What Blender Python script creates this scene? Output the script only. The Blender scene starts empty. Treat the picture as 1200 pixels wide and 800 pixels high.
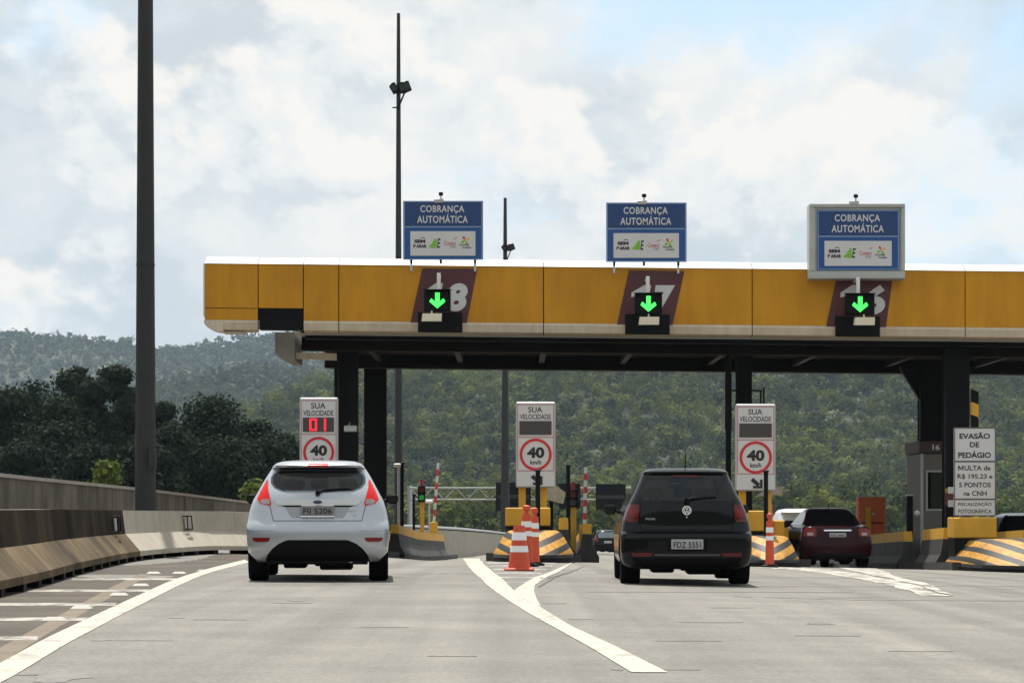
import bpy, math, random
import numpy as np
from mathutils import Vector

R = math.radians
random.seed(7)
rng = np.random.default_rng(7)
SC = bpy.context.scene
COL = SC.collection

# ------------------------------------------------------------------ camera
F = 2700.0          # focal length in pixels of a 1200 px wide picture
CAMH = 0.90
HOR = 595.0         # picture row of the eye level
cam_d = bpy.data.cameras.new('camera')
cam = bpy.data.objects.new('camera', cam_d)
COL.objects.link(cam)
cam.location = (0, 0, CAMH)
cam.rotation_euler = (R(90), 0, 0)
cam_d.sensor_width = 36.0
cam_d.sensor_fit = 'HORIZONTAL'
cam_d.lens = 36.0 * F / 1200.0
cam_d.shift_y = (HOR - 400.0) / 1200.0
cam_d.clip_start = 0.1
cam_d.clip_end = 12000.0
SC.camera = cam

# ------------------------------------------------------------------ sky, sun, exposure
SUN_EL, SUN_AZ = R(69), R(-14)      # azimuth from +Y, positive to the right
wd = bpy.data.worlds.new('World')
SC.world = wd
wd.use_nodes = True
wn, wl = wd.node_tree.nodes, wd.node_tree.links
wn.clear()
w_out = wn.new('ShaderNodeOutputWorld')
w_bg = wn.new('ShaderNodeBackground')
wl.new(w_bg.outputs[0], w_out.inputs[0])
w_bg.inputs['Strength'].default_value = 0.10
sky = wn.new('ShaderNodeTexSky')
sky.sky_type = 'NISHITA'
sky.sun_disc = False
sky.sun_elevation = SUN_EL
sky.sun_rotation = SUN_AZ
sky.air_density = 1.0
sky.dust_density = 1.5
tc = wn.new('ShaderNodeTexCoord')


def wmap(scale, loc):
    m = wn.new('ShaderNodeMapping')
    m.inputs['Scale'].default_value = scale
    m.inputs['Location'].default_value = loc
    wl.new(tc.outputs['Generated'], m.inputs['Vector'])
    return m


def wnoise(m, scale, detail, rough, dist):
    n = wn.new('ShaderNodeTexNoise')
    n.inputs['Scale'].default_value = scale
    n.inputs['Detail'].default_value = detail
    n.inputs['Roughness'].default_value = rough
    n.inputs['Distortion'].default_value = dist
    wl.new(m.outputs[0], n.inputs['Vector'])
    return n


def wramp(stops, src):
    r = wn.new('ShaderNodeValToRGB')
    r.color_ramp.interpolation = 'EASE'
    e = r.color_ramp.elements
    while len(e) < len(stops):
        e.new(0.5)
    for i, (p, c) in enumerate(stops):
        e[i].position = p
        e[i].color = c if len(c) == 4 else (*c, 1)
    wl.new(src, r.inputs[0])
    return r


CLOUD_OFF = (2.45, 0.4, 0.62)
m1 = wmap((1, 1, 1.5), CLOUD_OFF)
n_cover = wnoise(m1, 5.0, 10, 0.55, 0.3)
cover = wramp([(0.30, (0, 0, 0)), (0.47, (1, 1, 1))], n_cover.outputs['Fac'])
m2 = wmap((1, 1, 1.5), (CLOUD_OFF[0] + 0.7, CLOUD_OFF[1], CLOUD_OFF[2] + 1.3))
n_puff = wnoise(m2, 12.0, 13, 0.58, 0.15)
n_big = wnoise(m2, 4.0, 4, 0.5, 0.2)
mixn = wn.new('ShaderNodeMix')
mixn.inputs[0].default_value = 0.35
wl.new(n_puff.outputs['Fac'], mixn.inputs[2])
wl.new(n_big.outputs['Fac'], mixn.inputs[3])
tone0 = wramp([(0.40, (4.2, 4.65, 4.95)), (0.47, (4.95, 5.3, 5.5)), (0.52, (5.6, 5.75, 5.75)),
               (0.60, (6.3, 6.2, 6.0))], mixn.outputs[0])


def wmath(op, a, b):
    m = wn.new('ShaderNodeMath')
    m.operation = op
    for k, v in enumerate((a, b)):
        if hasattr(v, 'links'):
            wl.new(v, m.inputs[k])
        else:
            m.inputs[k].default_value = v
    m.use_clamp = op == 'MULTIPLY_ADD'
    return m.outputs[0]


# heaped cumulus: the same noise read a little higher tells which side of a heap faces the sun
PUFF = (CLOUD_OFF[0] + 1.9, CLOUD_OFF[1], CLOUD_OFF[2] + 0.45)
m3 = wmap((1, 1, 1.35), PUFF)
m4 = wmap((1, 1, 1.35), (PUFF[0] + .004, PUFF[1], PUFF[2] + .020))
n_c = wnoise(m3, 9.0, 12, 0.57, 0.1)
n_d = wnoise(m4, 9.0, 12, 0.57, 0.1)
heap = wramp([(0.475, (0, 0, 0)), (0.545, (1, 1, 1))], n_c.outputs['Fac'])
slope = wmath('ADD', wmath('MULTIPLY', wmath('SUBTRACT', n_c.outputs['Fac'], n_d.outputs['Fac']), 5.0), 0.5)
lit = wramp([(0.20, (4.6, 5.0, 5.25)), (0.50, (5.75, 5.9, 5.9)), (0.80, (6.5, 6.3, 5.95))], slope)
tone = wn.new('ShaderNodeMix')
tone.data_type = 'RGBA'
wl.new(heap.outputs[0], tone.inputs[0])
wl.new(tone0.outputs[0], tone.inputs[6])
wl.new(lit.outputs[0], tone.inputs[7])
skyb = wn.new('ShaderNodeMix')
skyb.data_type = 'RGBA'
skyb.inputs[0].default_value = 0.5
skyb.inputs[7].default_value = (4.9, 6.9, 8.4, 1)
wl.new(sky.outputs[0], skyb.inputs[6])
wmix = wn.new('ShaderNodeMix')
wmix.data_type = 'RGBA'
wl.new(cover.outputs[0], wmix.inputs[0])
wl.new(skyb.outputs[2], wmix.inputs[6])
wl.new(tone.outputs[2], wmix.inputs[7])
wl.new(wmix.outputs[2], w_bg.inputs['Color'])

sun_d = bpy.data.lights.new('sun', 'SUN')
sun = bpy.data.objects.new('sun', sun_d)
COL.objects.link(sun)
sun_d.energy = 4.2
sun_d.angle = R(0.6)
sun_d.color = (1.0, 0.965, 0.90)
sdir = Vector((math.sin(SUN_AZ) * math.cos(SUN_EL), math.cos(SUN_AZ) * math.cos(SUN_EL), math.sin(SUN_EL)))
sun.rotation_euler = sdir.to_track_quat('Z', 'Y').to_euler()
sun.location = sdir * 100

SC.view_settings.view_transform = 'Standard'
SC.view_settings.look = 'None'
SC.view_settings.exposure = 0.58
SC.view_settings.gamma = 1.0
SC.cycles.use_denoising = True
SC.cycles.max_bounces = 6
SC.cycles.diffuse_bounces = 3
SC.cycles.glossy_bounces = 3
SC.cycles.transmission_bounces = 4
SC.cycles.transparent_max_bounces = 6
SC.cycles.volume_bounces = 0
SC.cycles.sample_clamp_indirect = 6.0

# ------------------------------------------------------------------ the lie of the ground
GY = [30, 51, 75, 110, 150, 260]
GZ = [0, -.27, -.85, -1.5, -1.9, -3.0]


def g(X, Y):
    k = float(np.interp(X, [-6, -2], [.22, 1.0]))      # the left edge stays up while the lanes dip
    k = k + (1 - k) * float(np.interp(Y, [56, 76], [0, 1]))
    return k * float(np.interp(Y, GY, GZ)) + float(np.interp(X, [-20, 0, 20], [.08, 0, -.42]))


def unproj(px, py):
    """the road point seen at a picture position"""
    a, b = (px - 600) / F, (HOR - py) / F
    Y = 4.0
    while Y < 400:
        if CAMH + b * Y <= g(a * Y, Y):
            break
        Y += 0.05
    return (a * Y, Y)


def at(px, py, Y):
    return ((px - 600) / F * Y, Y, CAMH + (HOR - py) / F * Y)


# ------------------------------------------------------------------ materials
MATS = {}


def mat(name, color, rough=0.6, metal=0.0, var=0.0, vscale=3.0, bump=0.0, bscale=40.0, streak=None,
        coat=0.0, emit=None, spec=0.5, var2=None, vstretch=(1, 1, 1)):
    if name in MATS:
        return MATS[name]
    m = bpy.data.materials.new(name)
    m.use_nodes = True
    nt = m.node_tree
    N, L = nt.nodes, nt.links
    b = N['Principled BSDF']
    b.inputs['Roughness'].default_value = rough
    b.inputs['Metallic'].default_value = metal
    b.inputs['Specular IOR Level'].default_value = spec
    b.inputs['Coat Weight'].default_value = coat
    b.inputs['Coat Roughness'].default_value = 0.04
    b.inputs['Base Color'].default_value = (*color, 1)
    src = None
    tcn = N.new('ShaderNodeTexCoord')
    if var > 0:
        mp = N.new('ShaderNodeMapping')
        mp.inputs['Scale'].default_value = vstretch
        L.new(tcn.outputs['Object'], mp.inputs[0])
        n = N.new('ShaderNodeTexNoise')
        n.inputs['Scale'].default_value = vscale
        n.inputs['Detail'].default_value = 8
        n.inputs['Roughness'].default_value = 0.62
        L.new(mp.outputs[0], n.inputs['Vector'])
        r = N.new('ShaderNodeValToRGB')
        c2 = var2 or color
        r.color_ramp.elements[0].position = 0.3
        r.color_ramp.elements[1].position = 0.7
        r.color_ramp.elements[0].color = (*[c * (1 - var) for c in c2], 1)
        r.color_ramp.elements[1].color = (*[min(1, c * (1 + var)) for c in color], 1)
        L.new(n.outputs['Fac'], r.inputs[0])
        src = r.outputs[0]
    if streak:
        sc_, amt, colr = streak      # vertical run-off stains
        mp = N.new('ShaderNodeMapping')
        mp.inputs['Scale'].default_value = (sc_, sc_, sc_ * 0.13)
        L.new(tcn.outputs['Object'], mp.inputs[0])
        n = N.new('ShaderNodeTexNoise')
        n.inputs['Scale'].default_value = 1.0
        n.inputs['Detail'].default_value = 9
        n.inputs['Roughness'].default_value = 0.72
        n.inputs['Distortion'].default_value = 0.3
        L.new(mp.outputs[0], n.inputs['Vector'])
        r = N.new('ShaderNodeValToRGB')
        r.color_ramp.elements[0].position = 0.42
        r.color_ramp.elements[1].position = 0.72
        r.color_ramp.elements[0].color = (0, 0, 0, 1)
        r.color_ramp.elements[1].color = (amt, amt, amt, 1)
        L.new(n.outputs['Fac'], r.inputs[0])
        mx = N.new('ShaderNodeMix')
        mx.data_type = 'RGBA'
        L.new(r.outputs[0], mx.inputs[0])
        if src:
            L.new(src, mx.inputs[6])
        else:
            mx.inputs[6].default_value = (*color, 1)
        mx.inputs[7].default_value = (*colr, 1)
        src = mx.outputs[2]
    if src:
        L.new(src, b.inputs['Base Color'])
    if bump > 0:
        n = N.new('ShaderNodeTexNoise')
        n.inputs['Scale'].default_value = bscale
        n.inputs['Detail'].default_value = 5
        L.new(tcn.outputs['Object'], n.inputs['Vector'])
        bp = N.new('ShaderNodeBump')
        bp.inputs['Strength'].default_value = bump
        bp.inputs['Distance'].default_value = 0.02
        L.new(n.outputs['Fac'], bp.inputs['Height'])
        L.new(bp.outputs[0], b.inputs['Normal'])
    if emit:
        b.inputs['Emission Color'].default_value = (*emit[0], 1)
        b.inputs['Emission Strength'].default_value = emit[1]
    MATS[name] = m
    return m


def leaf_mat(name, dark, light, trans=0.25):
    m = bpy.data.materials.new(name)
    m.use_nodes = True
    N, L = m.node_tree.nodes, m.node_tree.links
    b = N['Principled BSDF']
    b.inputs['Roughness'].default_value = 0.8
    b.inputs['Specular IOR Level'].default_value = 0.08
    a = N.new('ShaderNodeAttribute')
    a.attribute_name = 'tint'
    r = N.new('ShaderNodeValToRGB')
    r.color_ramp.elements[0].color = (*dark, 1)
    r.color_ramp.elements[1].color = (*light, 1)
    L.new(a.outputs['Fac'], r.inputs[0])
    L.new(r.outputs[0], b.inputs['Base Color'])
    t = N.new('ShaderNodeBsdfTranslucent')
    L.new(r.outputs[0], t.inputs[0])
    mx = N.new('ShaderNodeMixShader')
    mx.inputs[0].default_value = trans
    L.new(b.outputs[0], mx.inputs[1])
    L.new(t.outputs[0], mx.inputs[2])
    L.new(mx.outputs[0], N['Material Output'].inputs[0])
    return m


# ------------------------------------------------------------------ builders
ORIGIN = {}


def tag(o, label, cat, group=None, kind=None):
    if label:
        o['label'] = label
    if cat:
        o['category'] = cat
    if group:
        o['group'] = group
    if kind:
        o['kind'] = kind
    return o


def thing(name, label, cat, loc, rz=0.0, group=None):
    o = bpy.data.objects.new(name, None)
    o.empty_display_size = 0.2
    COL.objects.link(o)
    o.location = loc
    o.rotation_euler = (0, 0, rz)
    tag(o, label, cat, group)
    ORIGIN[o.name] = Vector(loc)
    return o


class MB:
    """collects faces, becomes one mesh object"""

    def __init__(self):
        self.v, self.f, self.m = [], [], []

    def add(self, vs, fs, mi=0):
        k = len(self.v)
        self.v += [tuple(p) for p in vs]
        self.f += [tuple(i + k for i in q) for q in fs]
        self.m += [mi] * len(fs)
        return self

    def box(self, x0, y0, z0, x1, y1, z1, mi=0, bev=0.0):
        if bev <= 0:
            vs = [(x0, y0, z0), (x1, y0, z0), (x1, y1, z0), (x0, y1, z0), (x0, y0, z1), (x1, y0, z1), (x1, y1, z1), (x0, y1, z1)]
            fs = [(0, 3, 2, 1), (4, 5, 6, 7), (0, 1, 5, 4), (1, 2, 6, 5), (2, 3, 7, 6), (3, 0, 4, 7)]
            return self.add(vs, fs, mi)
        b = bev     # chamfered box: eight corners cut
        vs = []
        for sz, z in ((0, z0), (1, z1)):
            for sy, y in ((0, y0), (1, y1)):
                for sx, x in ((0, x0), (1, x1)):
                    dx, dy, dz = (b if not sx else -b), (b if not sy else -b), (b if not sz else -b)
                    vs += [(x, y + dy, z + dz), (x + dx, y, z + dz), (x + dx, y + dy, z)]
        def i(sx, sy, sz, a):
            return ((sz * 2 + sy) * 2 + sx) * 3 + a
        fs = []
        fs.append((i(0, 0, 0, 0), i(0, 0, 1, 0), i(0, 1, 1, 0), i(0, 1, 0, 0)))
        fs.append((i(1, 0, 0, 0), i(1, 1, 0, 0), i(1, 1, 1, 0), i(1, 0, 1, 0)))
        fs.append((i(0, 0, 0, 1), i(1, 0, 0, 1), i(1, 0, 1, 1), i(0, 0, 1, 1)))
        fs.append((i(0, 1, 0, 1), i(0, 1, 1, 1), i(1, 1, 1, 1), i(1, 1, 0, 1)))
        fs.append((i(0, 0, 0, 2), i(0, 1, 0, 2), i(1, 1, 0, 2), i(1, 0, 0, 2)))
        fs.append((i(0, 0, 1, 2), i(1, 0, 1, 2), i(1, 1, 1, 2), i(0, 1, 1, 2)))
        for sy in (0, 1):
            for sz in (0, 1):
                fs.append((i(0, sy, sz, 1), i(1, sy, sz, 1), i(1, sy, sz, 2), i(0, sy, sz, 2)))
        for sx in (0, 1):
            for sz in (0, 1):
                fs.append((i(sx, 0, sz, 0), i(sx, 1, sz, 0), i(sx, 1, sz, 2), i(sx, 0, sz, 2)))
        for sx in (0, 1):
            for sy in (0, 1):
                fs.append((i(sx, sy, 0, 0), i(sx, sy, 1, 0), i(sx, sy, 1, 1), i(sx, sy, 0, 1)))
        for sx in (0, 1):
            for sy in (0, 1):
                for sz in (0, 1):
                    fs.append((i(sx, sy, sz, 0), i(sx, sy, sz, 1), i(sx, sy, sz, 2)))
        return self.add(vs, fs, mi)

    def tube(self, p0, p1, r0, r1=None, n=12, mi=0):
        r1 = r0 if r1 is None else r1
        p0, p1 = Vector(p0), Vector(p1)
        d = (p1 - p0).normalized()
        a = d.orthogonal().normalized()
        b = d.cross(a)
        vs = []
        for p, r in ((p0, r0), (p1, r1)):
            for k in range(n):
                t = 2 * math.pi * k / n
                vs.append(p + a * (r * math.cos(t)) + b * (r * math.sin(t)))
        fs = [(k, (k + 1) % n, n + (k + 1) % n, n + k) for k in range(n)]
        fs += [tuple(range(n - 1, -1, -1)), tuple(range(n, 2 * n))]
        return self.add(vs, fs, mi)

    def path(self, pts, r, n=8, mi=0):
        for a, b in zip(pts[:-1], pts[1:]):
            self.tube(a, b, r, r, n, mi)
        return self

    def lathe(self, prof, c=(0, 0, 0), axis='z', n=24, mi=0):
        """prof = (radius, height) list"""
        vs = []
        for r, h in prof:
            for k in range(n):
                t = 2 * math.pi * k / n
                x, y = r * math.cos(t), r * math.sin(t)
                p = {'z': (x, y, h), 'x': (h, x, y), 'y': (x, h, y)}[axis]
                vs.append((c[0] + p[0], c[1] + p[1], c[2] + p[2]))
        fs = []
        for j in range(len(prof) - 1):
            for k in range(n):
                fs.append((j * n + k, j * n + (k + 1) % n, (j + 1) * n + (k + 1) % n, (j + 1) * n + k))
        fs.append(tuple(range(n - 1, -1, -1)))
        fs.append(tuple((len(prof) - 1) * n + k for k in range(n)))
        return self.add(vs, fs, mi)

    def poly(self, pts, y0, y1, mi=0):
        """flat shape given in (x, z), thick from y0 (front) to y1"""
        n = len(pts)
        vs = [(x, y0, z) for x, z in pts] + [(x, y1, z) for x, z in pts]
        fs = [tuple(range(n)), tuple(range(2 * n - 1, n - 1, -1))]
        fs += [(k, n + k, n + (k + 1) % n, (k + 1) % n) for k in range(n)]
        return self.add(vs, fs, mi)

    def ring(self, cx, cz, r0, r1, y0, y1, n=40, mi=0):
        vs = []
        for y in (y0, y1):
            for r in (r0, r1):
                for k in range(n):
                    t = 2 * math.pi * k / n
                    vs.append((cx + r * math.cos(t), y, cz + r * math.sin(t)))
        fs = []
        for k in range(n):
            q = (k + 1) % n
            fs += [(k, q, n + q, n + k), (2 * n + k, 3 * n + k, 3 * n + q, 2 * n + q), (n + k, n + q, 3 * n + q, 3 * n + k), (k, 2 * n + k, 2 * n + q, q)]
        return self.add(vs, fs, mi)

    def build(self, name, mats, parent=None, smooth=False, world=True, kind=None, fix=True):
        me = bpy.data.meshes.new(name)
        off = Vector((0, 0, 0))
        if world and parent is not None:
            p = parent
            while p.parent is not None:
                p = p.parent
            off = ORIGIN.get(p.name, Vector(p.location))
        vs = [(v[0] - off.x, v[1] - off.y, v[2] - off.z) for v in self.v]
        me.from_pydata(vs, [], self.f)
        if not isinstance(mats, (list, tuple)):
            mats = [mats]
        for m_ in mats:
            me.materials.append(m_)
        if len(mats) > 1:
            me.polygons.foreach_set('material_index', self.m)
        if fix:
            import bmesh
            bm = bmesh.new()
            bm.from_mesh(me)
            bmesh.ops.recalc_face_normals(bm, faces=bm.faces)
            bm.to_mesh(me)
            bm.free()
        if smooth:
            me.polygons.foreach_set('use_smooth', [True] * len(me.polygons))
            if smooth is not True:
                me.set_sharp_from_angle(angle=R(smooth))
        me.update()
        o = bpy.data.objects.new(name, me)
        COL.objects.link(o)
        if parent is not None:
            o.parent = parent
        if kind:
            o['kind'] = kind
        return o


def sweep(mb, prof, path, mi=None, close=True, zf=None):
    """profile (offset to the right of travel, height) along a ground path"""
    P = [Vector((x, y)) for x, y in path]
    n, k = len(P), len(prof)
    vs = []
    for i, p in enumerate(P):
        d = (P[min(i + 1, n - 1)] - P[max(i - 1, 0)]).normalized()
        nrm = Vector((d.y, -d.x))
        for o_, h in prof:
            q = p + nrm * o_
            z = (zf(q.x, q.y) if zf else g(q.x, q.y))
            vs.append((q.x, q.y, z + h))
    for i in range(n - 1):
        for j in range(k if close else k - 1):
            j2 = (j + 1) % k
            mb.add([], [])
    base = len(mb.v)
    mb.v += vs
    for i in range(n - 1):
        for j in range(k if close else k - 1):
            j2 = (j + 1) % k
            mb.f.append((base + i * k + j, base + i * k + j2, base + (i + 1) * k + j2, base + (i + 1) * k + j))
            mb.m.append(mi[j] if mi else 0)
    if close:
        mb.f.append(tuple(base + j for j in range(k)))
        mb.m.append(mi[0] if mi else 0)
        mb.f.append(tuple(base + (n - 1) * k + j for j in range(k)))
        mb.m.append(mi[0] if mi else 0)
    return mb


def resample(pts, step):
    P = [Vector(p) for p in pts]
    # Catmull-Rom through the points
    out = []
    for i in range(len(P) - 1):
        p0, p1, p2, p3 = P[max(i - 1, 0)], P[i], P[i + 1], P[min(i + 2, len(P) - 1)]
        m = max(2, int((p2 - p1).length / step))
        for k in range(m):
            t = k / m
            out.append(0.5 * ((2 * p1) + (p2 - p0) * t + (2 * p0 - 5 * p1 + 4 * p2 - p3) * t * t + (3 * p1 - p0 - 3 * p2 + p3) * t ** 3))
    out.append(P[-1])
    return [tuple(p) for p in out]


TEXT = {}


def text_mesh(s, bold=0.0, shear=0.0, spacing=1.0):
    key = (s, bold, shear, spacing)
    if key not in TEXT:
        cu = bpy.data.curves.new('lettering', 'FONT')
        cu.body = s
        cu.size = 1.0
        cu.resolution_u = 4
        cu.offset = bold
        cu.shear = shear
        cu.space_character = spacing
        o = bpy.data.objects.new('lettering', cu)
        COL.objects.link(o)
        dg = bpy.context.evaluated_depsgraph_get()
        dg.update()
        me = bpy.data.meshes.new_from_object(o.evaluated_get(dg))
        vs = [tuple(v.co) for v in me.vertices]
        fs = [tuple(p.vertices) for p in me.polygons]
        bpy.data.objects.remove(o)
        bpy.data.curves.remove(cu)
        bpy.data.meshes.remove(me)
        TEXT[key] = (vs, fs)
    return TEXT[key]


def text_into(mb, s, x0, x1, z0, z1, y, bold=0.0, shear=0.0, mi=0, spacing=1.0, keep=False):
    """flat lettering fitted into a box, facing -Y"""
    vs, fs = text_mesh(s, bold, shear, spacing)
    if not vs:
        return mb
    ax, bx = min(v[0] for v in vs), max(v[0] for v in vs)
    az, bz = min(v[1] for v in vs), max(v[1] for v in vs)
    sx, sz = (x1 - x0) / (bx - ax), (z1 - z0) / (bz - az)
    if keep:
        sx = sz
        x0 = (x0 + x1) / 2 - sx * (bx - ax) / 2
    return mb.add([(x0 + (v[0] - ax) * sx, y, z0 + (v[1] - az) * sz) for v in vs], fs, mi)


# ------------------------------------------------------------------ base materials
M_asph = mat('asphalt', (.178, .165, .144), .85, var=.13, vscale=.9, bump=.35, bscale=70)
M_shoulder = mat('shoulder_asphalt', (.066, .053, .040), .9, var=.45, vscale=1.0, bump=.4, bscale=50)
M_strip = mat('old_concrete_strip', (.15, .12, .085), .9, var=.25, vscale=2)
M_white_paint = mat('road_paint', (.46, .42, .355), .75, var=.2, vscale=5, bump=.1)
M_worn_paint = mat('worn_road_paint', (.38, .355, .31), .8, var=.35, vscale=4)
M_conc = mat('pale_concrete', (.36, .325, .265), .85, var=.12, vscale=2.0, bump=.15, bscale=30, streak=(3.0, .35, (.26, .22, .17)))
M_conc_dirty = mat('stained_concrete', (.034, .025, .017), .9, var=.8, vscale=.6, bump=.25, bscale=30, streak=(1.1, 1.0, (.003, .0028, .0025)), spec=.05)
M_foot_dirty = mat('stained_concrete_foot', (.125, .090, .053), .9, var=.6, vscale=.7, bump=.25, bscale=30, streak=(1.1, .85, (.026, .020, .014)), spec=.2)
M_wall = mat('grey_wall', (.15, .132, .11), .9, var=.45, vscale=.6, bump=.15, bscale=20, streak=(1.7, .9, (.04, .036, .03)), spec=.2)
M_coping = mat('coping_concrete', (.34, .31, .27), .85, var=.2, vscale=3)
M_black = mat('black_paint', (.006, .006, .0065), .65, spec=.15, var=.25, vscale=3)
M_steel = mat('dark_painted_steel', (.004, .0045, .006), .6, spec=.15, var=.2, vscale=2, streak=(2.0, .3, (.016, .013, .011)))
M_yellow = mat('yellow_paint', (.62, .335, .022), .6, var=.1, vscale=2, streak=(4.0, .25, (.30, .16, .03)))
M_ochre = mat('ochre_panel', (.57, .265, .016), .55, spec=.2, var=.12, vscale=.4, streak=(2.2, .5, (.32, .135, .013)))
M_cream = mat('cream_trim', (.58, .50, .39), .55, var=.1, vscale=1.5, streak=(2.5, .6, (.36, .26, .17)))
M_roofwhite = mat('white_roof_sheet', (.78, .77, .74), .4, var=.04, vscale=2)
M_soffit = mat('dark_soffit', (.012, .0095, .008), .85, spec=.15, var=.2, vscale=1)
M_maroon = mat('maroon_panel', (.085, .020, .026), .5, var=.1, vscale=2)
M_signwhite = mat('sign_white', (.60, .60, .61), .45, var=.03, vscale=2)
M_blue = mat('sign_blue', (.012, .075, .27), .4, var=.06, vscale=2)
M_navy = mat('sign_navy', (.010, .045, .165), .4, var=.06, vscale=2)
M_red = mat('sign_red', (.55, .015, .03), .45)
M_ink = mat('sign_ink', (.012, .012, .014), .5)
M_greysheet = mat('grey_sheet', (.42, .43, .42), .5, metal=.2, var=.08, vscale=3)
M_galv = mat('galvanised_steel', (.50, .51, .52), .45, metal=.6, var=.1, vscale=5)
M_display = mat('display_panel', (.055, .05, .05), .35, var=.2, vscale=20)
M_housing = mat('signal_housing', (.004, .0045, .005), .6, spec=.15)
M_led_green = mat('green_led', (.03, .5, .06), .4, emit=((.055, 1.0, .10), 1.25))
M_led_dim = mat('dim_green_led', (.03, .3, .06), .4, emit=((.10, .9, .18), .08))
M_led_red = mat('red_led', (.6, .01, .02), .4, emit=((1.0, .02, .05), .8))
M_orange = mat('orange_plastic', (.56, .065, .018), .5, var=.08, vscale=6)
M_reflect = mat('reflective_sleeve', (.80, .80, .80), .4, var=.06, vscale=10)
M_pole = mat('pole_concrete', (.028, .030, .030), .85, var=.12, vscale=2, bump=.1)
M_mast = mat('mast_steel', (.018, .019, .021), .6, var=.15, vscale=2)
M_polepaint_y = M_yellow
M_rubber = mat('tyre_rubber', (.004, .004, .004), .9, spec=.1, var=.2, vscale=8)
M_rim = mat('alloy_rim', (.45, .46, .47), .35, metal=.8)
M_carglass = mat('car_glass', (.004, .005, .006), .04, spec=.5)
M_chrome = mat('chrome', (.75, .75, .76), .12, metal=1.0)
M_trim = mat('black_trim', (.0025, .0025, .003), .6, spec=.12)
M_taillight = mat('tail_light_red', (.17, .005, .006), .18, spec=.3, coat=.25)
M_taillit = mat('tail_light_lit', (.42, .006, .005), .2, spec=.3, coat=.1, emit=((1.0, .025, .012), .13))
M_clearlens = mat('clear_lens', (.34, .29, .28), .2, coat=.3)
M_plate = mat('number_plate', (.36, .37, .38), .45)
M_soil = mat('soil_and_grass', (.06, .07, .03), .95, var=.4, vscale=.05, var2=(.05, .05, .03))

def wear(m, base, paint, lo, hi, scale):
    """paint chipped away down to the asphalt in ragged flakes"""
    N = m.node_tree.nodes
    r = [n for n in N if n.type == 'VALTORGB'][0]
    e = r.color_ramp.elements
    e[0].position, e[0].color = lo, (*base, 1)
    e[1].position, e[1].color = hi, (*paint, 1)
    n = [n for n in N if n.type == 'TEX_NOISE'][0]
    n.inputs['Scale'].default_value = scale
    n.inputs['Roughness'].default_value = .7
    mp = [n for n in N if n.type == 'MAPPING'][0]
    mp.inputs['Scale'].default_value = (1, .45, 1)


wear(M_white_paint, (.25, .23, .20), (.42, .385, .32), .35, .49, 5.0)
wear(M_worn_paint, (.12, .11, .095), (.36, .335, .29), .40, .56, 4.0)

# ------------------------------------------------------------------ terrain
RX1 = [v * .9 for v in [-900, -560, -330, -260, -206, -172, -144, -111, -67, 55, 222, 290, 333, 420, 560, 900]]
RZ1 = [v * .9 for v in [20, 14, 10, 22, 34, 50, 62, 70, 78, 92, 86, 72, 76, 84, 92, 96]]
RX2 = [-1200, -560, -420, -330, -250, -160, -60, 100, 400, 1000]
RZ2 = [90, 82, 80, 100, 112, 112, 118, 120, 110, 100]
RX3 = [-2400, -900, -735, -670, -600, -540, -480, -430, -365, -330, -240, 0, 300, 540, 680, 780, 1000, 2400]
RZ3 = [235, 250, 236, 228, 226, 222, 219, 225, 232, 236, 246, 250, 215, 176, 178, 184, 200, 220]


def sstep(a, b, x):
    t = np.clip((x - a) / (b - a), 0, 1)
    return t * t * (3 - 2 * t)


def wob(X, Y, sc_):
    return np.sin(X / sc_ + 1.3) * np.cos(Y / sc_ * 1.17 + .4) + .5 * np.sin(X / sc_ * 2.3 + Y / sc_ * 1.9)


def terrain(X, Y):
    X, Y = np.asarray(X, float), np.asarray(Y, float)
    b = np.interp(Y, [-200, 30, 75, 110, 150, 260, 420, 700], [-1, -1, -1.9, -2.6, -3.2, -5, -7, -6])
    b = b - 2.5 * sstep(12, 30, -X) * sstep(-50, 60, Y) + 150 * sstep(-180, -900, Y)  # rise behind the camera added to cut sky light and darken reflections
    h1 = -9 + (9 + np.interp(X, RX1, RZ1) + 3 * wob(X, Y, 70)) * sstep(900, 1370, Y) * (1 - .25 * sstep(1370, 1800, Y))
    h2 = -12 + (12 + np.interp(X, RX2, RZ2) + 4 * wob(X, Y, 90)) * sstep(1500, 2130, Y) * (1 - .25 * sstep(2130, 2600, Y))
    h3 = -12 + (12 + np.interp(X, RX3, RZ3) + 5 * wob(X, Y, 120)) * sstep(2300, 3300, Y)
    return np.maximum(np.maximum(b, h1), np.maximum(h2, h3))


def build_terrain():
    xs = np.concatenate([np.linspace(-2700, -1000, 18)[:-1], np.linspace(-1000, -100, 31)[:-1], np.linspace(-100, 100, 21)[:-1],
                         np.linspace(100, 1000, 31)[:-1], np.linspace(1000, 2700, 18)])
    ys = np.concatenate([np.linspace(-1200, -300, 19)[:-1], np.linspace(-300, 400, 36)[:-1], np.linspace(400, 4400, 101)])
    XX, YY = np.meshgrid(xs, ys)
    ZZ = terrain(XX, YY)
    nx, ny = len(xs), len(ys)
    mb = MB()
    mb.v = list(zip(XX.ravel().tolist(), YY.ravel().tolist(), ZZ.ravel().tolist()))
    mb.f = [(j * nx + i, j * nx + i + 1, (j + 1) * nx + i + 1, (j + 1) * nx + i) for j in range(ny - 1) for i in range(nx - 1)]
    mb.m = [0] * len(mb.f)
    o = mb.build('ground', M_soil, smooth=True, kind='structure', fix=False)
    o['label'] = 'green valley floor and hills behind the toll plaza, added hills behind the camera'


build_terrain()

# ------------------------------------------------------------------ road
ROAD_L, ROAD_R = -9.0, 40.0


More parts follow.
